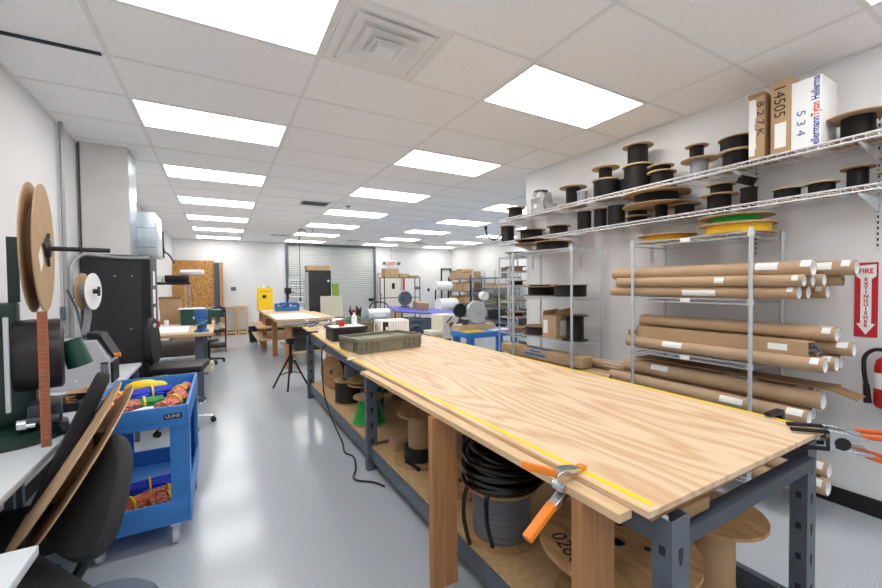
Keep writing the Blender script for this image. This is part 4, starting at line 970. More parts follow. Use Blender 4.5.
for q in (-.17, .17): MB().b2((q-.008, -.18, .1062), (q+.008, .18, .110)).build('lid_rib', 'olive', tt)
m = MB()
t2 = tote('black tool organiser with red bottle, left behind the olive tote', 'tool_organiser', 1.60, 2.0, 1.62, 1.95, zb, .15, 'tote_dark', False)
m = MB()
for i in range(3): m.b2((-.17+.11*i, -.178, .03), (-.08+.11*i, -.165, .11))
m.build('drawer', 'black', t2)
t2t = MB().b2((-.18, -.14, .145), (.18, .14, .149)).build('papers', 'paper', t2)
tag(MB().lathe([(0, 0), (.03, 0), (.03, .05), (.015, .07), (0, .07)], 16, closed=False).build('red_cap_bottle', 'red', loc=(1.74, 1.74, zb+.151)), 'small red bottle standing on the black tool organiser', 'bottle')
tag(MB().lathe([(0, 0), (.03, 0), (.03, .10), (.012, .12), (.012, .14), (0, .14)], 16, closed=False).build('white_spray_bottle', 'white', loc=(1.90, 1.80, zb+.151)), 'white bottle with small neck on the black tool organiser', 'bottle')
t3 = tote('grey tote overflowing with green and silver parts behind the olive tote', 'parts_tote', 1.86, 2.24, 2.08, 2.46, zb, .16, 'tote_olive')
m = MB(); random.seed(5)
for i in range(26): m.box((random.uniform(-.12, .12), random.uniform(-.12, .12), .13+random.uniform(0, .05)), (random.uniform(.03, .1), random.uniform(.02, .06), random.uniform(.01, .04)), random.uniform(0, 3))
m.build('metal_parts', 'wire_clear', t3)
m = MB()
for i in range(14): m.box((random.uniform(-.13, .13), random.uniform(-.12, .12), .16+random.uniform(0, .04)), (random.uniform(.03, .09), random.uniform(.02, .05), .02), random.uniform(0, 3))
m.build('green_parts', 'green_plastic', t3)
t = thing('white_appliance', 'white box-shaped appliance with black end panel on the plywood bench', 'appliance', (2.52, 2.02, zb), 0) if False else None
t = thing('white_appliance', 'white box-shaped appliance with black end panel on the plywood bench', 'appliance', (2.50, 2.05, zb), R(-4))
MB().b2((-.12, -.14, .01), (.14, .14, .165), bev=.006).b2((-.12, -.13, 0), (.14, .13, .01)).build('housing', 'white', t)
MB().b2((-.225, -.14, .0), (-.1205, .14, .165), bev=.004).build('end_panel', 'white', t)
MB().b2((-.20, -.1425, .03), (-.13, -.1402, .15)).build('black_panel', 'black', t)
MB().b2((-.165, -.1445, .05), (-.135, -.1428, .09)).build('dial', 'white', t)
m = MB()
for i in range(7): m.b2((-.10+.032*i, -.1418, .02), (-.094+.032*i, -.1402, .15))
m.build('seam', 'machine_grey', t)
random.seed(9)
names = [('socket_wrench', 'chrome'), ('pliers', 'steel_dark'), ('ratchet_handle', 'zinc')]
t = thing('tool_pile', 'heap of loose steel tools at far end of plywood bench', 'tools', (1.94, 3.12, zb))
for i in range(26):
    m = MB(); a = random.uniform(0, PI); x_, y_ = random.uniform(-.30, .30), random.uniform(-.16, .16)
    d = Vector((math.cos(a), math.sin(a), 0))*random.uniform(.05, .09); c = Vector((x_, y_, .014+.0045*i))
    m.tube([c-d, c, c+d], .010, 6).ball(c+d, (.035, .035, .022), 8)
    m.build('hand_tool', ('chrome', 'steel_dark', 'zinc', 'olive')[i % 4], t)
tag(MB().prism([(-.25, -.16), (.25, -.16), (.25, .16), (-.25, .16)], 0, .002).build('white_sheet', 'paper', loc=(2.02, 2.30+.13, zb+.0), rot=(0, 0, .1)), 'white paper sheet near the loose tools on plywood bench', 'paper') if False else None
# ------------------------------------------------------------------ tripod stand
t = thing('tripod_stand', 'black tripod roller stand on the floor at the bench far corner', 'stand', (1.45, 3.44, 0))
MB().cyl((0, 0, .22), (0, 0, .66), .022).cyl((0, 0, .36), (0, 0, .48), .032).build('column', 'black', t)
for a in (-1.9, 2.8, .3):
    MB().tube([(.03*math.cos(a), .03*math.sin(a), .44), (.25*math.cos(a), .25*math.sin(a), .012)], .014).tube([(.02*math.cos(a), .02*math.sin(a), .24), (.14*math.cos(a), .14*math.sin(a), .20)], .008).build('leg', 'black', t)
MB().b2((-.05, -.04, .65), (.05, .04, .73)).cyl((-.06, 0, .70), (.24, 0, .70), .012).build('head', 'black', t)
MB().cyl((.032, 0, .42), (.07, 0, .42), .012).build('locking_knob', 'beige', t)
# ------------------------------------------------------------------ left rear bench with vise
t = thing('vise_bench', 'wood-topped workbench on steel legs against the left wall, with blue vise', 'workbench', (-.06, 4.25, 0))
MB().b2((-.56, -1.05, .86), (.55, 1.05, .90), bev=.004).build('top', 'pine_lie', t)
for x_ in (-.50, .39):
    for y_ in (-.90, .95): MB().b2((x_-.045, y_-.03, 0), (x_+.045, y_+.03, .86)).build('leg', 'steel_grey', t)
MB().b2((-.45, -.86, .60), (.34, .91, .62)).build('mid_shelf', 'steel_dark', t)
wire_deck(-.45, .34, -.8, .9, .32).build('wire_shelf', 'zinc', t)
tag(MB().prism([(-.23, -.62), (.26, -.68), (.22, .34), (-.23, .7)], 0, .002).build('paper_sheet', 'paper', loc=(-.05, 4.1, .9005)), 'large white paper spread on the vise bench top', 'paper')
t = thing('bench_vise', 'blue steel vise bolted on near right corner of the left bench', 'vise', (.36, 3.42, .9005)); t.scale = (.82, .82, .82)
MB().lathe([(0, 0), (.105, 0), (.105, .02), (.07, .04), (.065, .07), (0, .07)], 24, closed=False).build('swivel_base', 'vise_blue', t)
MB().b2((-.06, -.04, .07), (.07, .10, .22), bev=.012).b2((-.09, .03, .18), (.08, .09, .36), bev=.01).build('fixed_body', 'vise_blue', t)
MB().b2((-.09, -.11, .19), (.08, -.05, .36), bev=.01).b2((-.045, -.15, .10), (.045, -.045, .20), bev=.01).build('moving_jaw', 'vise_blue', t)
MB().cyl((0, -.15, .14), (0, -.20, .14), .016).cyl((-.09, -.19, .10), (.09, -.19, .19), .007).build('screw_handle', 'chrome', t)
MB().b2((-.085, -.0495, .30), (.075, -.035, .345)).b2((-.085, .015, .30), (.075, .0295, .345)).build('jaw_insert', 'zinc', t)
t = thing('hutch_shelf', 'black overhead shelf on chrome posts above the left bench', 'shelf', (.02, 5.04, .9005))
MB().b2((-.50, -.2, .62), (.14, .2, .66)).b2((-.20, -.14, .6605), (.12, .14, .77), bev=.02).build('shelf', 'black', t)
for x_, y_ in ((.08, -.17), (.12, .08), (-.46, -.17), (-.46, .17)): MB().cyl((x_, y_, 0), (x_, y_, .62), .012, n=10).build('post', 'chrome', t)
tag(MB().cyl((.10, 4.52, 1.7135), (.42, 4.58, 1.7135), .001, n=6).build('spacer', 'white'), 'x', 'x') if False else None
t = thing('paper_roll', 'white paper roll lying on the black overhead shelf', 'paper roll', (.30, 4.85, 1.612))
MB().cyl((-.16, .0, .055), (.18, .0, .05), .05).build('roll', 'paper', t)
bpy.data.objects.remove(t.children[0]); 
MB().cyl((-.12, .0, .05), (.20, -.06, .05), .042).build('roll', 'paper', t); t.location = (.15, 5.06, 1.6725)
t = thing('white_carton', 'small white carton on the left end of black overhead shelf', 'box', (-.33, 5.02, 1.562))
MB().b2((-.12, -.1, 0), (.12, .1, .10)).build('body', 'white', t)
t = thing('green_machine', 'long dark green benchtop machine on the left bench beside vise', 'machine', (.28, 4.66, .9005))
MB().b2((-.23, -.17, 0), (.17, .17, .24), bev=.01).build('housing', 'machine_green', t)
MB().b2((.1705, -.15, .10), (.30, .15, .22), bev=.01).build('outfeed', 'machine_green', t)
MB().b2((-.26, -.19, .241), (.08, .18, .252)).build('table_plate', 'white_metal', t)
MB().b2((-.07, -.1725, .09), (.02, -.1705, .13)).cyl((.06, -.170, .22), (.06, -.176, .22), .018).build('nameplate', 'label_white', t)
MB().tube([(-.19, -.175, .05), (-.19, -.2, .05)], .02).build('knob', 'black', t)
t = thing('brown_parcel', 'brown cardboard box stored under the black overhead shelf', 'box', (-.12, 5.06, .9005))
MB().b2((-.13, -.12, 0), (.13, .12, .22)).build('body', 'cardboard', t)
t = thing('stacked_brown_parcel', 'brown box with dark lid stacked atop another under overhead shelf', 'box', (-.12, 5.06, 1.121))
MB().b2((-.14, -.12, 0), (.14, .12, .20)).build('body', 'cardboard', t); MB().b2((-.145, -.125, .17), (.145, .125, .205)).build('lid', 'card_dark', t)
t = thing('wood_plank', 'pale wood plank leaning on wall beside the left bench', 'plank', (-.33, 4.0, .9005))
MB().box((-.02, 0, .33), (.05, .02, .66), Matrix.Rotation(-.16, 4, 'Y')).build('plank', 'pine', t)
random.seed(21)
for i, (x_, lab, mm_) in enumerate(((-.32, 'small dark jar on left bench near the plank', 'steel_dark'), (-.22, 'small red can on left bench', 'red'), (-.12, 'small white jar on left bench', 'white'), (-.44, 'small green can at the wall end of left bench', 'machine_green'))):
    t = thing('small_can', lab, 'can', (x_, 4.35+.05*i, .9005), 0, 'small cans on the left bench')
    MB().cyl((0, 0, 0), (0, 0, .09), .03).build('body', mm_, t); MB().cyl((0, 0, .0905), (0, 0, .10), .026).build('lid', 'zinc', t)
tag(MB().b2((.26, 3.62, .321), (.47, 3.95, .36)).b2((.25, 3.6, .3605), (.46, 3.96, .40)).b2((.27, 3.63, .4005), (.48, 3.94, .43)).build('paper_stack', 'beige'), 'stack of pale boards on the shelf under left bench', 'stack')
# tool cart by the panels
t = thing('tool_trolley', 'black rolling tool trolley with jumbled tools beyond the left bench', 'trolley', (.52, 7.9, 0))
for z0 in (.10, .45, .80): MB().b2((-.18, -.3, z0), (.16, .3, z0+.05)).build('tray', 'black', t)
for x_ in (-.17, .15):
    for y_ in (-.28, .28):
        MB().b2((x_-.012, y_-.012, .05), (x_+.012, y_+.012, .95)).build('post', 'black', t); MB().cyl((x_-.012, y_, .035), (x_+.012, y_, .035), .035).build('caster', 'black_rubber', t)
m = MB()
for i in range(22): m.box((random.uniform(-.12, .1), random.uniform(-.25, .25), .86+random.uniform(0, .12)), (random.uniform(.04, .12), random.uniform(.03, .1), random.uniform(.03, .12)), random.uniform(0, 3))
m.build('hand_tools', 'navy', t)
m = MB()
for i in range(12): m.box((random.uniform(-.12, .1), random.uniform(-.25, .25), .53+random.uniform(0, .1)), (random.uniform(.04, .1), random.uniform(.03, .1), random.uniform(.03, .1)), random.uniform(0, 3))
m.build('boxes', 'beige', t)
# panels leaning at the back
MBx = MB().box((-.09, 11.06, 1.14), (1.05, .018, 2.28), Matrix.Rotation(-.12, 4, 'X'))
tag(MBx.build('osb_panel', 'osb'), 'tall particle strand board panel leaning at the back wall', 'board')
tag(MB().box((.50, 11.0, 1.12), (.14, .02, 2.20), Matrix.Rotation(-.12, 4, 'X')).build('dark_board', 'steel_dark'), 'narrow dark panel leaning beside the strand board', 'board')
tag(MB().box((.62, 10.95, 1.12), (.09, .04, 2.20), Matrix.Rotation(-.10, 4, 'X')).build('timber_board', 'fir'), 'upright brown timber board leaning beside the dark panel', 'board')
for xa, xb, lb in ((.69, 1.0, 'left'), (1.03, 1.31, 'right')):
    t = thing('pine_stand', 'open pine frame standing by the back wall, %s one of two' % lb, 'frame', ((xa+xb)/2, 11.2, 0), 0, 'pine frames by the back wall')
    h_ = (xb-xa)/2
    for s in (-1, 1): MB().b2((s*(h_-.02)-.02, -.09, 0), (s*(h_-.02)+.02, .09, .83)).build('upright', 'pine', t)
    MB().b2((-h_, -.09, .8302), (h_, .09, .87)).build('top_rail', 'pine', t); MB().b2((-h_+.0402, -.09, .03), (h_-.0402, .09, .08)).build('bottom_rail', 'pine', t)
tag(MB().b2((.87, YB-.012, 1.35), (1.01, YB-.001, 1.47)).build('wall_switch', 'fan_grey'), 'grey switch plate on the back wall above the pine frames', 'switch')
t = thing('trash_bin', 'black round waste bin on the floor by the wooden bench', 'bin', (1.33, 8.95, 0))
MB().lathe([(.10, .0), (.125, .40), (.135, .41), (.13, .42), (.12, .41), (.095, .012), (0, .012), (0, 0)], 24).build('body', 'black', t)
# wall gear at the left-back corner
t = thing('wall_hose_reel', 'black hose bracket high on the left wall near back corner', 'bracket', (XL, 9.4, 2.4))
MB().tube(smooth_path([(.01, -.25, .45), (.02, -.2, 0), (.10, 0, -.1), (.2, .2, -.3)]), .02).b2((.001, -.32, -.2), (.03, -.2, .3)).build('bracket', 'black', t)
# ------------------------------------------------------------------ far wooden benches
t = thing('wooden_workbench', 'wooden workbench with plank top behind the plywood bench', 'workbench', (1.93, 5.7, 0))
MB().b2((-.52, -.98, .86), (.52, .98, .90)).build('top', 'pine_lie', t)
for ya_ in (-.96, .93): MB().b2((-.5, ya_, .78), (.5, ya_+.03, .8595)).build('apron', 'pine_lie', t)
for x_, y_ in ((-.30, -.78), (-.36, .70), (.42, -.78), (.42, .70)): MB().b2((x_-.05, y_-.045, 0), (x_+.05, y_+.045, .8595 if y_ < 5 else .86)).build('leg', 'fir', t)
MB().b2((-.25, -.75, .25), (.5, .75, .28)).build('lower_shelf', 'pine_lie', t)
MB().b2((-.42, -.992, .815), (.12, -.982, .85)).build('metal_rail', 'zinc', t)
t = thing('shelved_bench', 'wooden bench with open side shelves holding yellow cabinet at back', 'workbench', (1.87, 7.7, 0))
MB().b2((-.47, -.95, .86), (.50, .95, .90)).build('top', 'pine_lie', t)
for z_ in (.55, .28): MB().b2((-.60, -.9, z_), (.2, .9, z_+.03)).build('side_shelf', 'pine_lie', t)
for x_, y_ in ((-.38, .0), (.44, -.88), (-.38, .88), (.44, .88)): MB().b2((x_-.045, y_-.045, 0), (x_+.045, y_+.045, .86)).build('leg', 'fir', t)
MB().b2((-.40, -.5, .581), (.18, .3, .80)).build('drawer_block', 'card_dark', t)
tag(MB().prism([(-.30, -.64), (.46, -.66), (.40, .80), (-.28, .76)], 0, .002).build('paper_sheet', 'paper', loc=(1.72, 5.42, .9005)), 'large white paper sheet on the wooden workbench', 'paper')
tag(MB().b2((-.001, -.35, -.10), (.0, .35, .0)).build('paper_flap', 'paper'), 'x', 'x') if False else None
t = thing('flammables_cabinet', 'bright yellow safety cabinet standing on the shelved bench', 'cabinet', (1.58, 8.45, .9005))
MB().b2((-.18, -.12, 0), (.175, .12, .54), bev=.005).build('body', 'yellow', t)
MB().b2((-.165, -.128, .02), (.16, -.1205, .52)).build('door', 'yellow', t)
MB().b2((-.07, -.1305, .28), (.02, -.1285, .36)).build('warning_label', 'black', t)
text('lettering', 'FLAMMABLE', .05, 'red', t, (0, -.1288, .45), (PI/2, 0, 0))
tag(MB().lathe([(0, 0), (.03, 0), (.03, .09), (0, .1)], 12, closed=False).build('spray_can', 'white', loc=(1.54, 8.45, 1.442)), 'white can on top of the yellow cabinet', 'can')
tag(MB().lathe([(0, 0), (.05, 0), (.05, .05), (0, .06)], 12, closed=False).build('grey_tin', 'machine_grey', loc=(1.66, 8.45, 1.442)), 'squat grey tin on top of the yellow cabinet', 'can')
for i, (x_, y_, s_, mn, lb) in enumerate(((2.02, 7.5, .2, 'bright_blue', 'bright blue parts bin on the shelved bench, rear'), (1.82, 7.2, .15, 'vise_blue', 'blue parts bin on the shelved bench, front left'), (2.05, 7.15, .14, 'vise_blue', 'blue parts bin on the shelved bench, front right'))):
    t = thing('parts_bin', lb, 'bin', (x_, y_, .9005), 0, 'blue bins on the shelved bench')
    MB().b2((-s_, -.1, 0), (s_, .1, .01)).b2((-s_, -.1, .01), (s_, -.09, .1)).b2((-s_, .09, .01), (s_, .1, .18)).b2((-s_, -.09, .01), (-s_+.01, .09, .16)).b2((s_-.01, -.09, .01), (s_, .09, .16)).build('body', mn, t)
    m = MB()
    for k in range(8): m.box((random.uniform(-s_+.05, s_-.05), random.uniform(-.06, .06), .05+.012*k), (.06, .05, .03), random.uniform(0, 3))
    m.build('contents', 'zinc' if i else 'navy', t)
t = thing('drill_press', 'small black drill press standing on the shelved bench', 'drill press', (2.12, 8.35, .9005))
MB().b2((-.09, -.12, 0), (.09, .12, .03)).build('base', 'black', t); MB().cyl((0, .07, .03), (0, .07, .56), .022).build('column', 'steel_dark', t)
MB().b2((-.07, -.16, .38), (.07, .12, .54), bev=.02).cyl((0, -.08, .38), (0, -.08, .24), .016).build('head', 'black', t)
MB().tube([(.07, -.05, .45), (.16, -.10, .42)], .008).build('feed_lever', 'black', t)
# black fabric under wooden bench: dark totes
for i, (x_, y_, lb) in enumerate(((2.0, 5.25, 'nearer'), (2.1, 5.95, 'farther'))):
    t = thing('dark_storage_bin', 'dark storage bin on lower shelf of wooden workbench, %s' % lb, 'bin', (x_, y_, .2805), 0, 'dark bins under the wooden workbench')
    MB().b2((-.24, -.25, 0), (.26, .25, .30)).build('body', 'tote_dark', t); MB().b2((-.25, -.26, .3005), (.27, .26, .33)).build('lid', 'black', t)
# ------------------------------------------------------------------ back area in front of the roll-up door
t = thing('server_cabinet', 'tall dark grey cabinet in front of the roll-up door', 'cabinet', (3.2, 9.75, 0))
MB().b2((-.32, -.25, .03), (.33, .35, 1.95), bev=.004).build('body', 'black_cab', t)
MB().b2((-.30, -.258, .05), (.31, -.2505, 1.93)).build('door', 'black_cab', t); MB().b2((.22, -.262, 1.60), (.28, -.2585, 1.66)).build('door_badge', 'label_white', t)
MB().b2((-.3290, -.2, .06), (-.3205, .3, 1.9)).build('side_panel', 'machine_grey', t)
t = thing('brown_box', 'brown cardboard box on top of the tall dark cabinet', 'box', (3.16, 9.72, 1.9515))
MB().b2((-.32, -.2, 0), (.34, .2, .14)).build('body', 'cardboard', t)
t = thing('wire_display_rack', 'open chrome wire grid rack left of the tall dark cabinet', 'rack', (2.62, 9.9, 0))
for x_ in (-.24, .20): MB().cyl((x_, 0, 0), (x_, 0, 1.75), .022, n=8).build('post', 'zinc', t)
m = MB()
for k in range(9): m.cyl((-.24, 0, .3+.17*k), (.20, 0, .3+.17*k), .013, n=6)
m.cyl((-.02, 0, .3), (-.02, 0, 1.66), .012, n=6).build('grid', 'zinc', t)
MB().b2((-.26, -.2, 0), (.22, .2, .03)).build('base', 'zinc', t)
tag(MB().box((3.64, 9.3, 1.02), (.20, .03, 1.06), Matrix.Rotation(-.06, 4, 'X') @ Matrix.Rotation(-.06, 4, 'Y')).b2((3.58, 9.1, 0), (3.75, 9.5, .5)).build('lime_board', 'lime'), 'lime green panel leaning right of the tall dark cabinet', 'board')
tag(MB().box((3.16, 7.95, .62), (.58, .03, 1.18), Matrix.Rotation(-.03, 4, 'X')).b2((2.9, 7.9, 0), (3.4, 8.1, .03)).build('beige_board', 'beige_board'), 'beige panel standing before the tall dark cabinet', 'board')
t = thing('hand_tool_crate', 'crate of red and black tools standing before the roll-up door', 'crate', (4.0, 8.6, 0))
MB().b2((-.2, -.2, 0), (.2, .2, .5)).build('body', 'tote_dark', t)
m = MB()
for i in range(5): m.tube(smooth_path([(random.uniform(-.15, .15), random.uniform(-.15, .15), .5), (random.uniform(-.18, .18), 0, .78), (random.uniform(-.2, .2), 0, random.uniform(.6, .8))], 4), .012, 6)
m.build('hose', 'red', t)
m = MB()
for i in range(10): m.tube(smooth_path([(random.uniform(-.15, .15), random.uniform(-.15, .15), .5), (random.uniform(-.18, .18), 0, .7), (random.uniform(-.2, .2), 0, random.uniform(.6, .9))], 4), .02, 6)
m.build('cable', 'black', t)
t = thing('air_compressor', 'silver tank compressor with black handle before the roll-up door', 'compressor', (4.72, 8.6, 0))
MB().cyl((-.34, 0, .62), (.30, 0, .62), .17, n=24).ball((.30, 0, .62), (.12, .34, .34)).ball((-.34, 0, .62), (.12, .34, .34)).build('tank', 'zinc', t)
MB().tube(smooth_path([(-.3, 0, .75), (-.2, 0, .95), (.2, 0, .95), (.36, 0, .7)]), .018).build('handle', 'black', t)
for x_ in (-.25, .22): MB().b2((x_-.03, -.15, 0), (x_+.03, .15, .47)).build('leg', 'steel_dark', t)
MB().b2((-.2, -.174, .56), (.15, -.1715, .64)).build('label_strip', 'label_white', t)
# black rack in front of exit door
t = thing('black_rack', 'open black metal rack standing before the exit door', 'shelving rack', (6.02, 9.95, 0))
for x_ in (-.66, .66):
    for y_ in (-.2, .2): MB().cyl((x_, y_, 0), (x_, y_, 1.76), .016, n=10).build('post', 'black', t)
for z_ in (.35, 1.06, 1.745): MB().b2((-.66, -.2, z_-.02), (.66, .2, z_)).build('shelf', 'steel_dark', t)
for x0_, x1_, h_, lb in ((-.62, -.12, .30, 'tall tan box on the left of the black rack top'), (-.08, .25, .12, 'low brown box in the middle of the black rack top'), (.28, .64, .07, 'flat brown box on right end of the black rack top')):
    t = thing('storage_box', lb, 'box', (6.02, 9.95, 1.7455), 0, 'boxes on the black rack')
    MB().b2((x0_, -.17, 0), (x1_, .17, h_)).build('body', 'cardboard', t); MB().b2(((x0_+x1_)/2-.02, -.1705, h_*.3), ((x0_+x1_)/2+.02, -.1702, h_)).build('tape', 'card_edge', t)
t = thing('brown_floor_box', 'brown carton on low shelf of the black rack', 'box', (5.75, 9.95, .3505)); MB().b2((-.25, -.17, 0), (.25, .17, .3)).build('body', 'cardboard', t)
tag(MB().b2((6.745, YB-.008, 1.27), (6.815, YB-.001, 1.75)).build('small_fire_sign', 'sign_red'), 'narrow red sign on back wall beside the exit door', 'sign')
tag(MB().ball((7.36, YB-.03, 1.37), (.16, .05, .10)).b2((7.27, YB-.02, 1.32), (7.45, YB-.001, 1.42)).build('wall_fixture', 'steel_grey'), 'grey fixture on the back wall right of the black rack', 'fixture')
tag(MB().b2((7.81, YB-.015, 1.22), (7.90, YB-.001, 1.34)).build('thermostat', 'black'), 'small black thermostat on the back wall', 'thermostat')
t = thing('black_frame', 'thin black rectangular frame fixed on the back wall', 'frame', (8.66, YB-.03, 0))  # open black frame fixed to the wall, without any stand
MB().b2((-.24, -.015, .8), (-.19, .015, 2.15)).b2((.19, -.015, .8), (.24, .015, 2.15)).b2((-.19, -.015, 2.10), (.19, .015, 2.15)).build('frame', 'black', t)
for i, (x_, y_, z_, lb) in enumerate(((7.42, 9.55, .0, 'lower white foam roll near far right corner'), (7.52, 9.62, 1.19, 'white foam roll on a stand near far right corner'))):
    t = thing('foam_roll', lb, 'foam roll', (x_, y_ if i else 9.2, z_), .1, 'white foam rolls')
    if i == 0: MB().cyl((-.34, 0, .79), (.40, 0, .79), .22, n=24).build('roll', 'foam_white', t); MB().b2((-.3, -.2, 0), (.36, .2, .565)).build('cradle', 'fan_grey', t)
    else:
        MB().cyl((-.34, 0, .27), (.34, 0, .24), .16, n=24).build('roll', 'foam_white', t); MB().b2((-.3, .02, -1.19), (-.26, .05, .26)).b2((.26, .02, -1.19), (.3, .05, .26)).build('stand', 'black', t)
# blue-topped cutting table, totes, fan
t = thing('folding_table', 'table with long purple-blue padded top behind the slate totes', 'table', (4.95, 6.0, 0))
MB().box((0, 0, .84), (1.75, .62, .035), Matrix.Rotation(.09, 4, 'Y') @ Matrix.Rotation(.16, 4, 'X'), bev=.008).build('padded_top', 'purple', t)
for x_ in (-.7, .7):
    for y_ in (-.2, .2): MB().cyl((x_, y_, 0), (x_, y_, .82-.09*x_), .018, n=8).build('leg', 'steel_dark', t)
for i, (x_, lb) in enumerate(((3.98, 'slate blue tote before purple-topped table, left'), (4.5, 'slate blue tote before purple-topped table, right'))):
    t = tote(lb, 'slate_tote', -.24, .24, -.2, .2, 0, .36, 'tote_slate'); t.location = (x_+.05, 5.35, .36); t['group'] = 'slate totes'
    bs = MB().b2((-.22, -.19, -.36), (.22, .19, -.001)).build('under_crate', 'tote_slate', t)
t = thing('desk_fan', 'round grey fan standing on the purple-topped table', 'fan', (4.52, 6.22, .945))
MB().lathe([(.17, -.04), (.18, 0), (.17, .04), (.16, .04), (.17, 0), (.16, -.04)], 28, Matrix.Translation((0, 0, .21)) @ Matrix.Rotation(PI/2, 4, 'X')).build('cage', 'fan_grey', t)
MB().disc(.165, -.004, .004, 28, Matrix.Translation((0, 0, .21)) @ Matrix.Rotation(PI/2, 4, 'X')).cyl((0, -.05, .21), (0, .06, .21), .05).build('blades', 'fan_grey', t)
MB().b2((-.1, -.06, 0), (.1, .06, .03)).build('foot', 'fan_grey', t)
t = thing('brown_carton', 'small brown carton on the purple-topped table beside fan', 'box', (4.90, 6.16, .895), rot=(.16, .09, 0))
MB().b2((-.16, -.12, 0), (.17, .12, .16)).build('body', 'cardboard', t)
t = thing('beige_machine', 'beige floor machine with control levers beside the blue workbench', 'machine', (4.22, 3.75, 0))
MB().b2((-.16, -.2, 0), (.17, .25, .93), bev=.008).build('housing', 'beige', t)
MB().b2((-.38, -.18, .58), (-.1605, .2, .64)).build('side_table', 'beige', t); MB().cyl((.0, -.21, .75), (.0, -.26, .78), .03).tube([(.08, -.2, .7), (.14, -.3, .85)], .012).tube([(-.08, -.2, .8), (-.02, -.28, .9)], .012).build('control_lever', 'steel_dark', t)
MB().b2((-.13, -.203, .10), (-.0, -.2005, .5)).build('opening', 'black', t)
t = thing('hose_ring', 'grey ring coil of hose on stand behind plywood bench', 'hose coil', (3.22, 2.95, 0))
MB().lathe([(.13, -.02), (.15, 0), (.13, .02), (.11, 0)], 28, Matrix.Translation((0, 0, .72)) @ Matrix.Rotation(PI/2, 4, 'X')).build('ring', 'tote_slate', t)
MB().b2((-.02, .02, 0), (.02, .06, .75)).b2((-.15, -.12, 0), (.15, .12, .03)).build('stand', 'steel_dark', t)
# blue workbench with winder
t = thing('blue_workbench', 'blue plastic workbench carrying the coil winding machine', 'workbench', (4.13, 2.36, 0))
MB().b2((-.48, -.25, .70), (.50, .25, .78), bev=.01).build('top', 'bench_blue', t)
for x_ in (-.40, .42):
    for y_ in (-.19, .19): MB().b2((x_-.045, y_-.04, 0), (x_+.045, y_+.04, .6995)).build('leg', 'bench_blue', t)
MB().b2((-.35, -.18, .2), (.37, .18, .23)).build('lower_tray', 'bench_blue', t)
t = thing('coil_winder', 'pale grey coil winding machine with disc plate on the blue workbench', 'machine', (3.97, 2.48, .7805))
MB().b2((-.30, -.1, 0), (.36, .1, .09)).build('wooden_base', 'pine_lie', t)
MB().lathe([(0, -.03), (.17, -.03), (.17, .03), (0, .03)], 36, Matrix.Translation((.03, -.07, .28)) @ Matrix.Rotation(PI/2, 4, 'X'), closed=False).prism([(-.12, .09), (.24, .09), (.2, .32), (.06, .36)], -.03, .07, Matrix(((1, 0, 0, 0), (0, 0, 1, 0), (0, 1, 0, 0), (0, 0, 0, 1)))).build('housing', 'machine_grey', t)
MB().lathe([(0, -.02), (.105, -.02), (.105, .02), (0, .02)], 28, Matrix.Translation((-.26, -.06, .31)) @ Matrix.Rotation(PI/2, 4, 'X'), closed=False).build('black_pulley', 'black', t)
MB().tube([(.03, -.115, .26), (.12, -.125, .36)], .010).cyl((.03, -.10, .26), (.03, -.13, .26), .025).build('crank', 'zinc', t)
MB().cyl((.20, -.02, .30), (.20, -.02, .56), .018).build('mast', 'machine_grey', t)
MB().cyl((.20, -.08, .52), (.20, .02, .52), .065).build('wire_guide_roll', 'white', t)
MB().b2((-.22, -.085, .091), (-.12, -.06, .17)).build('meter', 'steel_dark', t)
tag(MB().b2((-.17, -.09, 0), (.14, .09, .012)).build('yellow_plate', 'yellow', loc=(3.84, 2.24, .7805)), 'flat yellow plate on the front of blue workbench', 'plate')
tag(MB().prism([(-.17, -.08), (.18, -.06), (.16, .09), (-.15, .09)], 0, .006).build('white_pad', 'paper', loc=(4.32, 2.24, .7805)), 'white sheet pad on right side of blue workbench', 'paper')
# far right racks
t = thing('brown_carton_rack', 'dark steel rack of brown cartons on the far right wall', 'shelving rack', (8.48, 9.65, 0))
for x_ in (-.24, .26):
    for y_ in (-.75, .75): MB().b2((x_-.02, y_-.02, 0), (x_+.02, y_+.02, 1.78)).build('post', 'steel_dark', t)
for z_ in (.35, .80, 1.25, 1.70): MB().b2((-.26, -.75, z_-.03), (.28, .75, z_)).build('shelf', 'steel_grey', t)
k = 0
for z_, nm in ((1.7005, 'top'), (1.2505, 'second'), (.8005, 'third'), (.3505, 'lowest')):
    for q, (y_, s) in enumerate(((-.48, .22), (-.02, .2), (.44, .23))):
        t = thing('carton', '%s brown carton on the %s shelf of the dark far rack' % (('near', 'middle', 'far')[q], nm), 'box', (8.48, 9.65+y_, z_), 0, 'cartons on the dark far rack')
        hh = random.uniform(.22, .34)
        MB().b2((-.24, -s, 0), (.24, s, hh)).build('body', 'cardboard', t); MB().b2((-.2405, -s, hh-.05), (-.2402, s, hh)).build('lid_edge', 'card_dark', t)
t = thing('tray_rack', 'grey steel rack of olive trays on the far right wall', 'shelving rack', (8.45, 7.75, 0))
for x_ in (-.24, .26):
    for y_ in (-.95, .35, .95): MB().b2((x_-.018, y_-.018, 0), (x_+.018, y_+.018, 1.95)).build('post', 'zinc', t)
for z_ in (.35, .75, 1.15, 1.35, 1.70): MB().b2((-.26, -.95, z_-.03), (.28, .95, z_)).build('shelf', 'steel_grey', t)
for zi, z_ in enumerate((.7505, .8555, .9605, 1.0605)):
    for q, y_ in enumerate((-.65, -.05)):
        t = thing('olive_tray', 'olive tray in the %s stack, %s up' % (('right', 'left')[q], ('lowest', 'second', 'third', 'topmost')[zi]), 'tray', (8.46, 7.75+y_, z_), 0, 'olive trays on the far rack')
        MB().b2((-.18, -.26, 0), (.19, .26, .04)).b2((-.20, -.27, .04), (.21, .27, .08 if zi < 3 else .055)).build('body', 'olive', t)
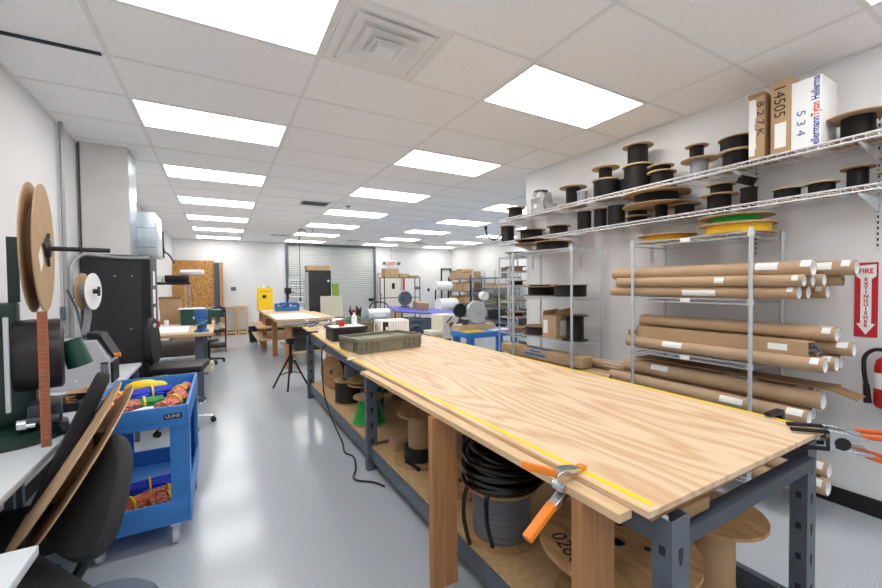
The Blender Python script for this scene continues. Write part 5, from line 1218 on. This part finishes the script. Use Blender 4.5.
for i in range(12):
    t = thing('small_tan_carton', 'small tan carton in the row on the upper tray rack shelf', 'box', (8.44, 6.98+i*.10, 1.3505), 0, 'small tan cartons on the tray rack')
    MB().b2((-.15, -.042, 0), (.15, .042, .11+.02*(i % 3))).build('body', 'card_edge', t)
t = thing('black_bag', 'black soft bag lying on the low shelf of tray rack', 'bag', (8.42, 7.4, .3505)); MB().b2((-.22, -.5, 0), (.2, .45, .30), bev=.06).build('body', 'black', t)
spool('grey wire spool on its end atop the tray rack', (8.4, 7.15, 1.7005), .20, .1, .30, 'wire_grey', .15, fl='card_edge', name='wire_spool')
# spool tree rack past wall end
t = thing('spool_rack', 'slim chrome rack of flat brown reels just past the wall end', 'shelving rack', (4.25, 1.78, 0))
for x_, y_ in ((-.17, -.16), (.17, -.16), (-.17, .16), (.17, .16)): MB().cyl((x_, y_, 0), (x_, y_, 1.86), .011, n=10).build('post', 'zinc', t)
MB().tube(smooth_path([(-.23, -.16, .5), (-.23, -.16, 1.78), (-.22, -.16, 1.85), (-.15, -.16, 1.88), (.17, -.16, 1.88)]), .010).build('top_bar', 'zinc', t)
zz = [.80, 1.02, 1.24, 1.46, 1.66, 1.86]
for z_ in zz: wire_deck(-.155, .155, -.145, .145, z_, lip=.015, step=.06).build('shelf', 'zinc', t)
for i, z_ in enumerate(zz):
    spool('flat brown reel on the slim reel rack, %s level' % ('lowest', 'second', 'third', 'fourth', 'fifth', 'top')[i], (4.25, 1.78, z_+.001), .15, .06, .07, 'wire_black' if i % 2 else 'wire_tan', .10, fl='cardboard', ft=.010, name='flat_reel', group='reels on the slim reel rack')
t = thing('black_rolling_chair', 'black chair back showing behind the right end of blue workbench', 'chair', (5.0, 2.62, 0))
MB().box((0, 0, .45), (.44, .44, .07), bev=.03).build('seat', 'black', t); MB().box((.2, 0, .80), (.06, .42, .5), Matrix.Rotation(.12, 4, 'Y'), bev=.028).build('backrest', 'black', t)
MB().cyl((0, 0, .05), (0, 0, .42), .03).build('gas_column', 'black', t)
for k in range(5):
    a = 2*PI*k/5; MB().tube([(0.02*math.cos(a), .02*math.sin(a), .09), (.27*math.cos(a), .27*math.sin(a), .06)], .018).cyl((.27*math.cos(a), .27*math.sin(a), 0), (.27*math.cos(a), .27*math.sin(a), .06), .024).build('leg', 'black', t)
MB().tube([(0, 0, .40), (.24, 0, .42), (.24, 0, .62)], .02).build('back_support', 'black', t)
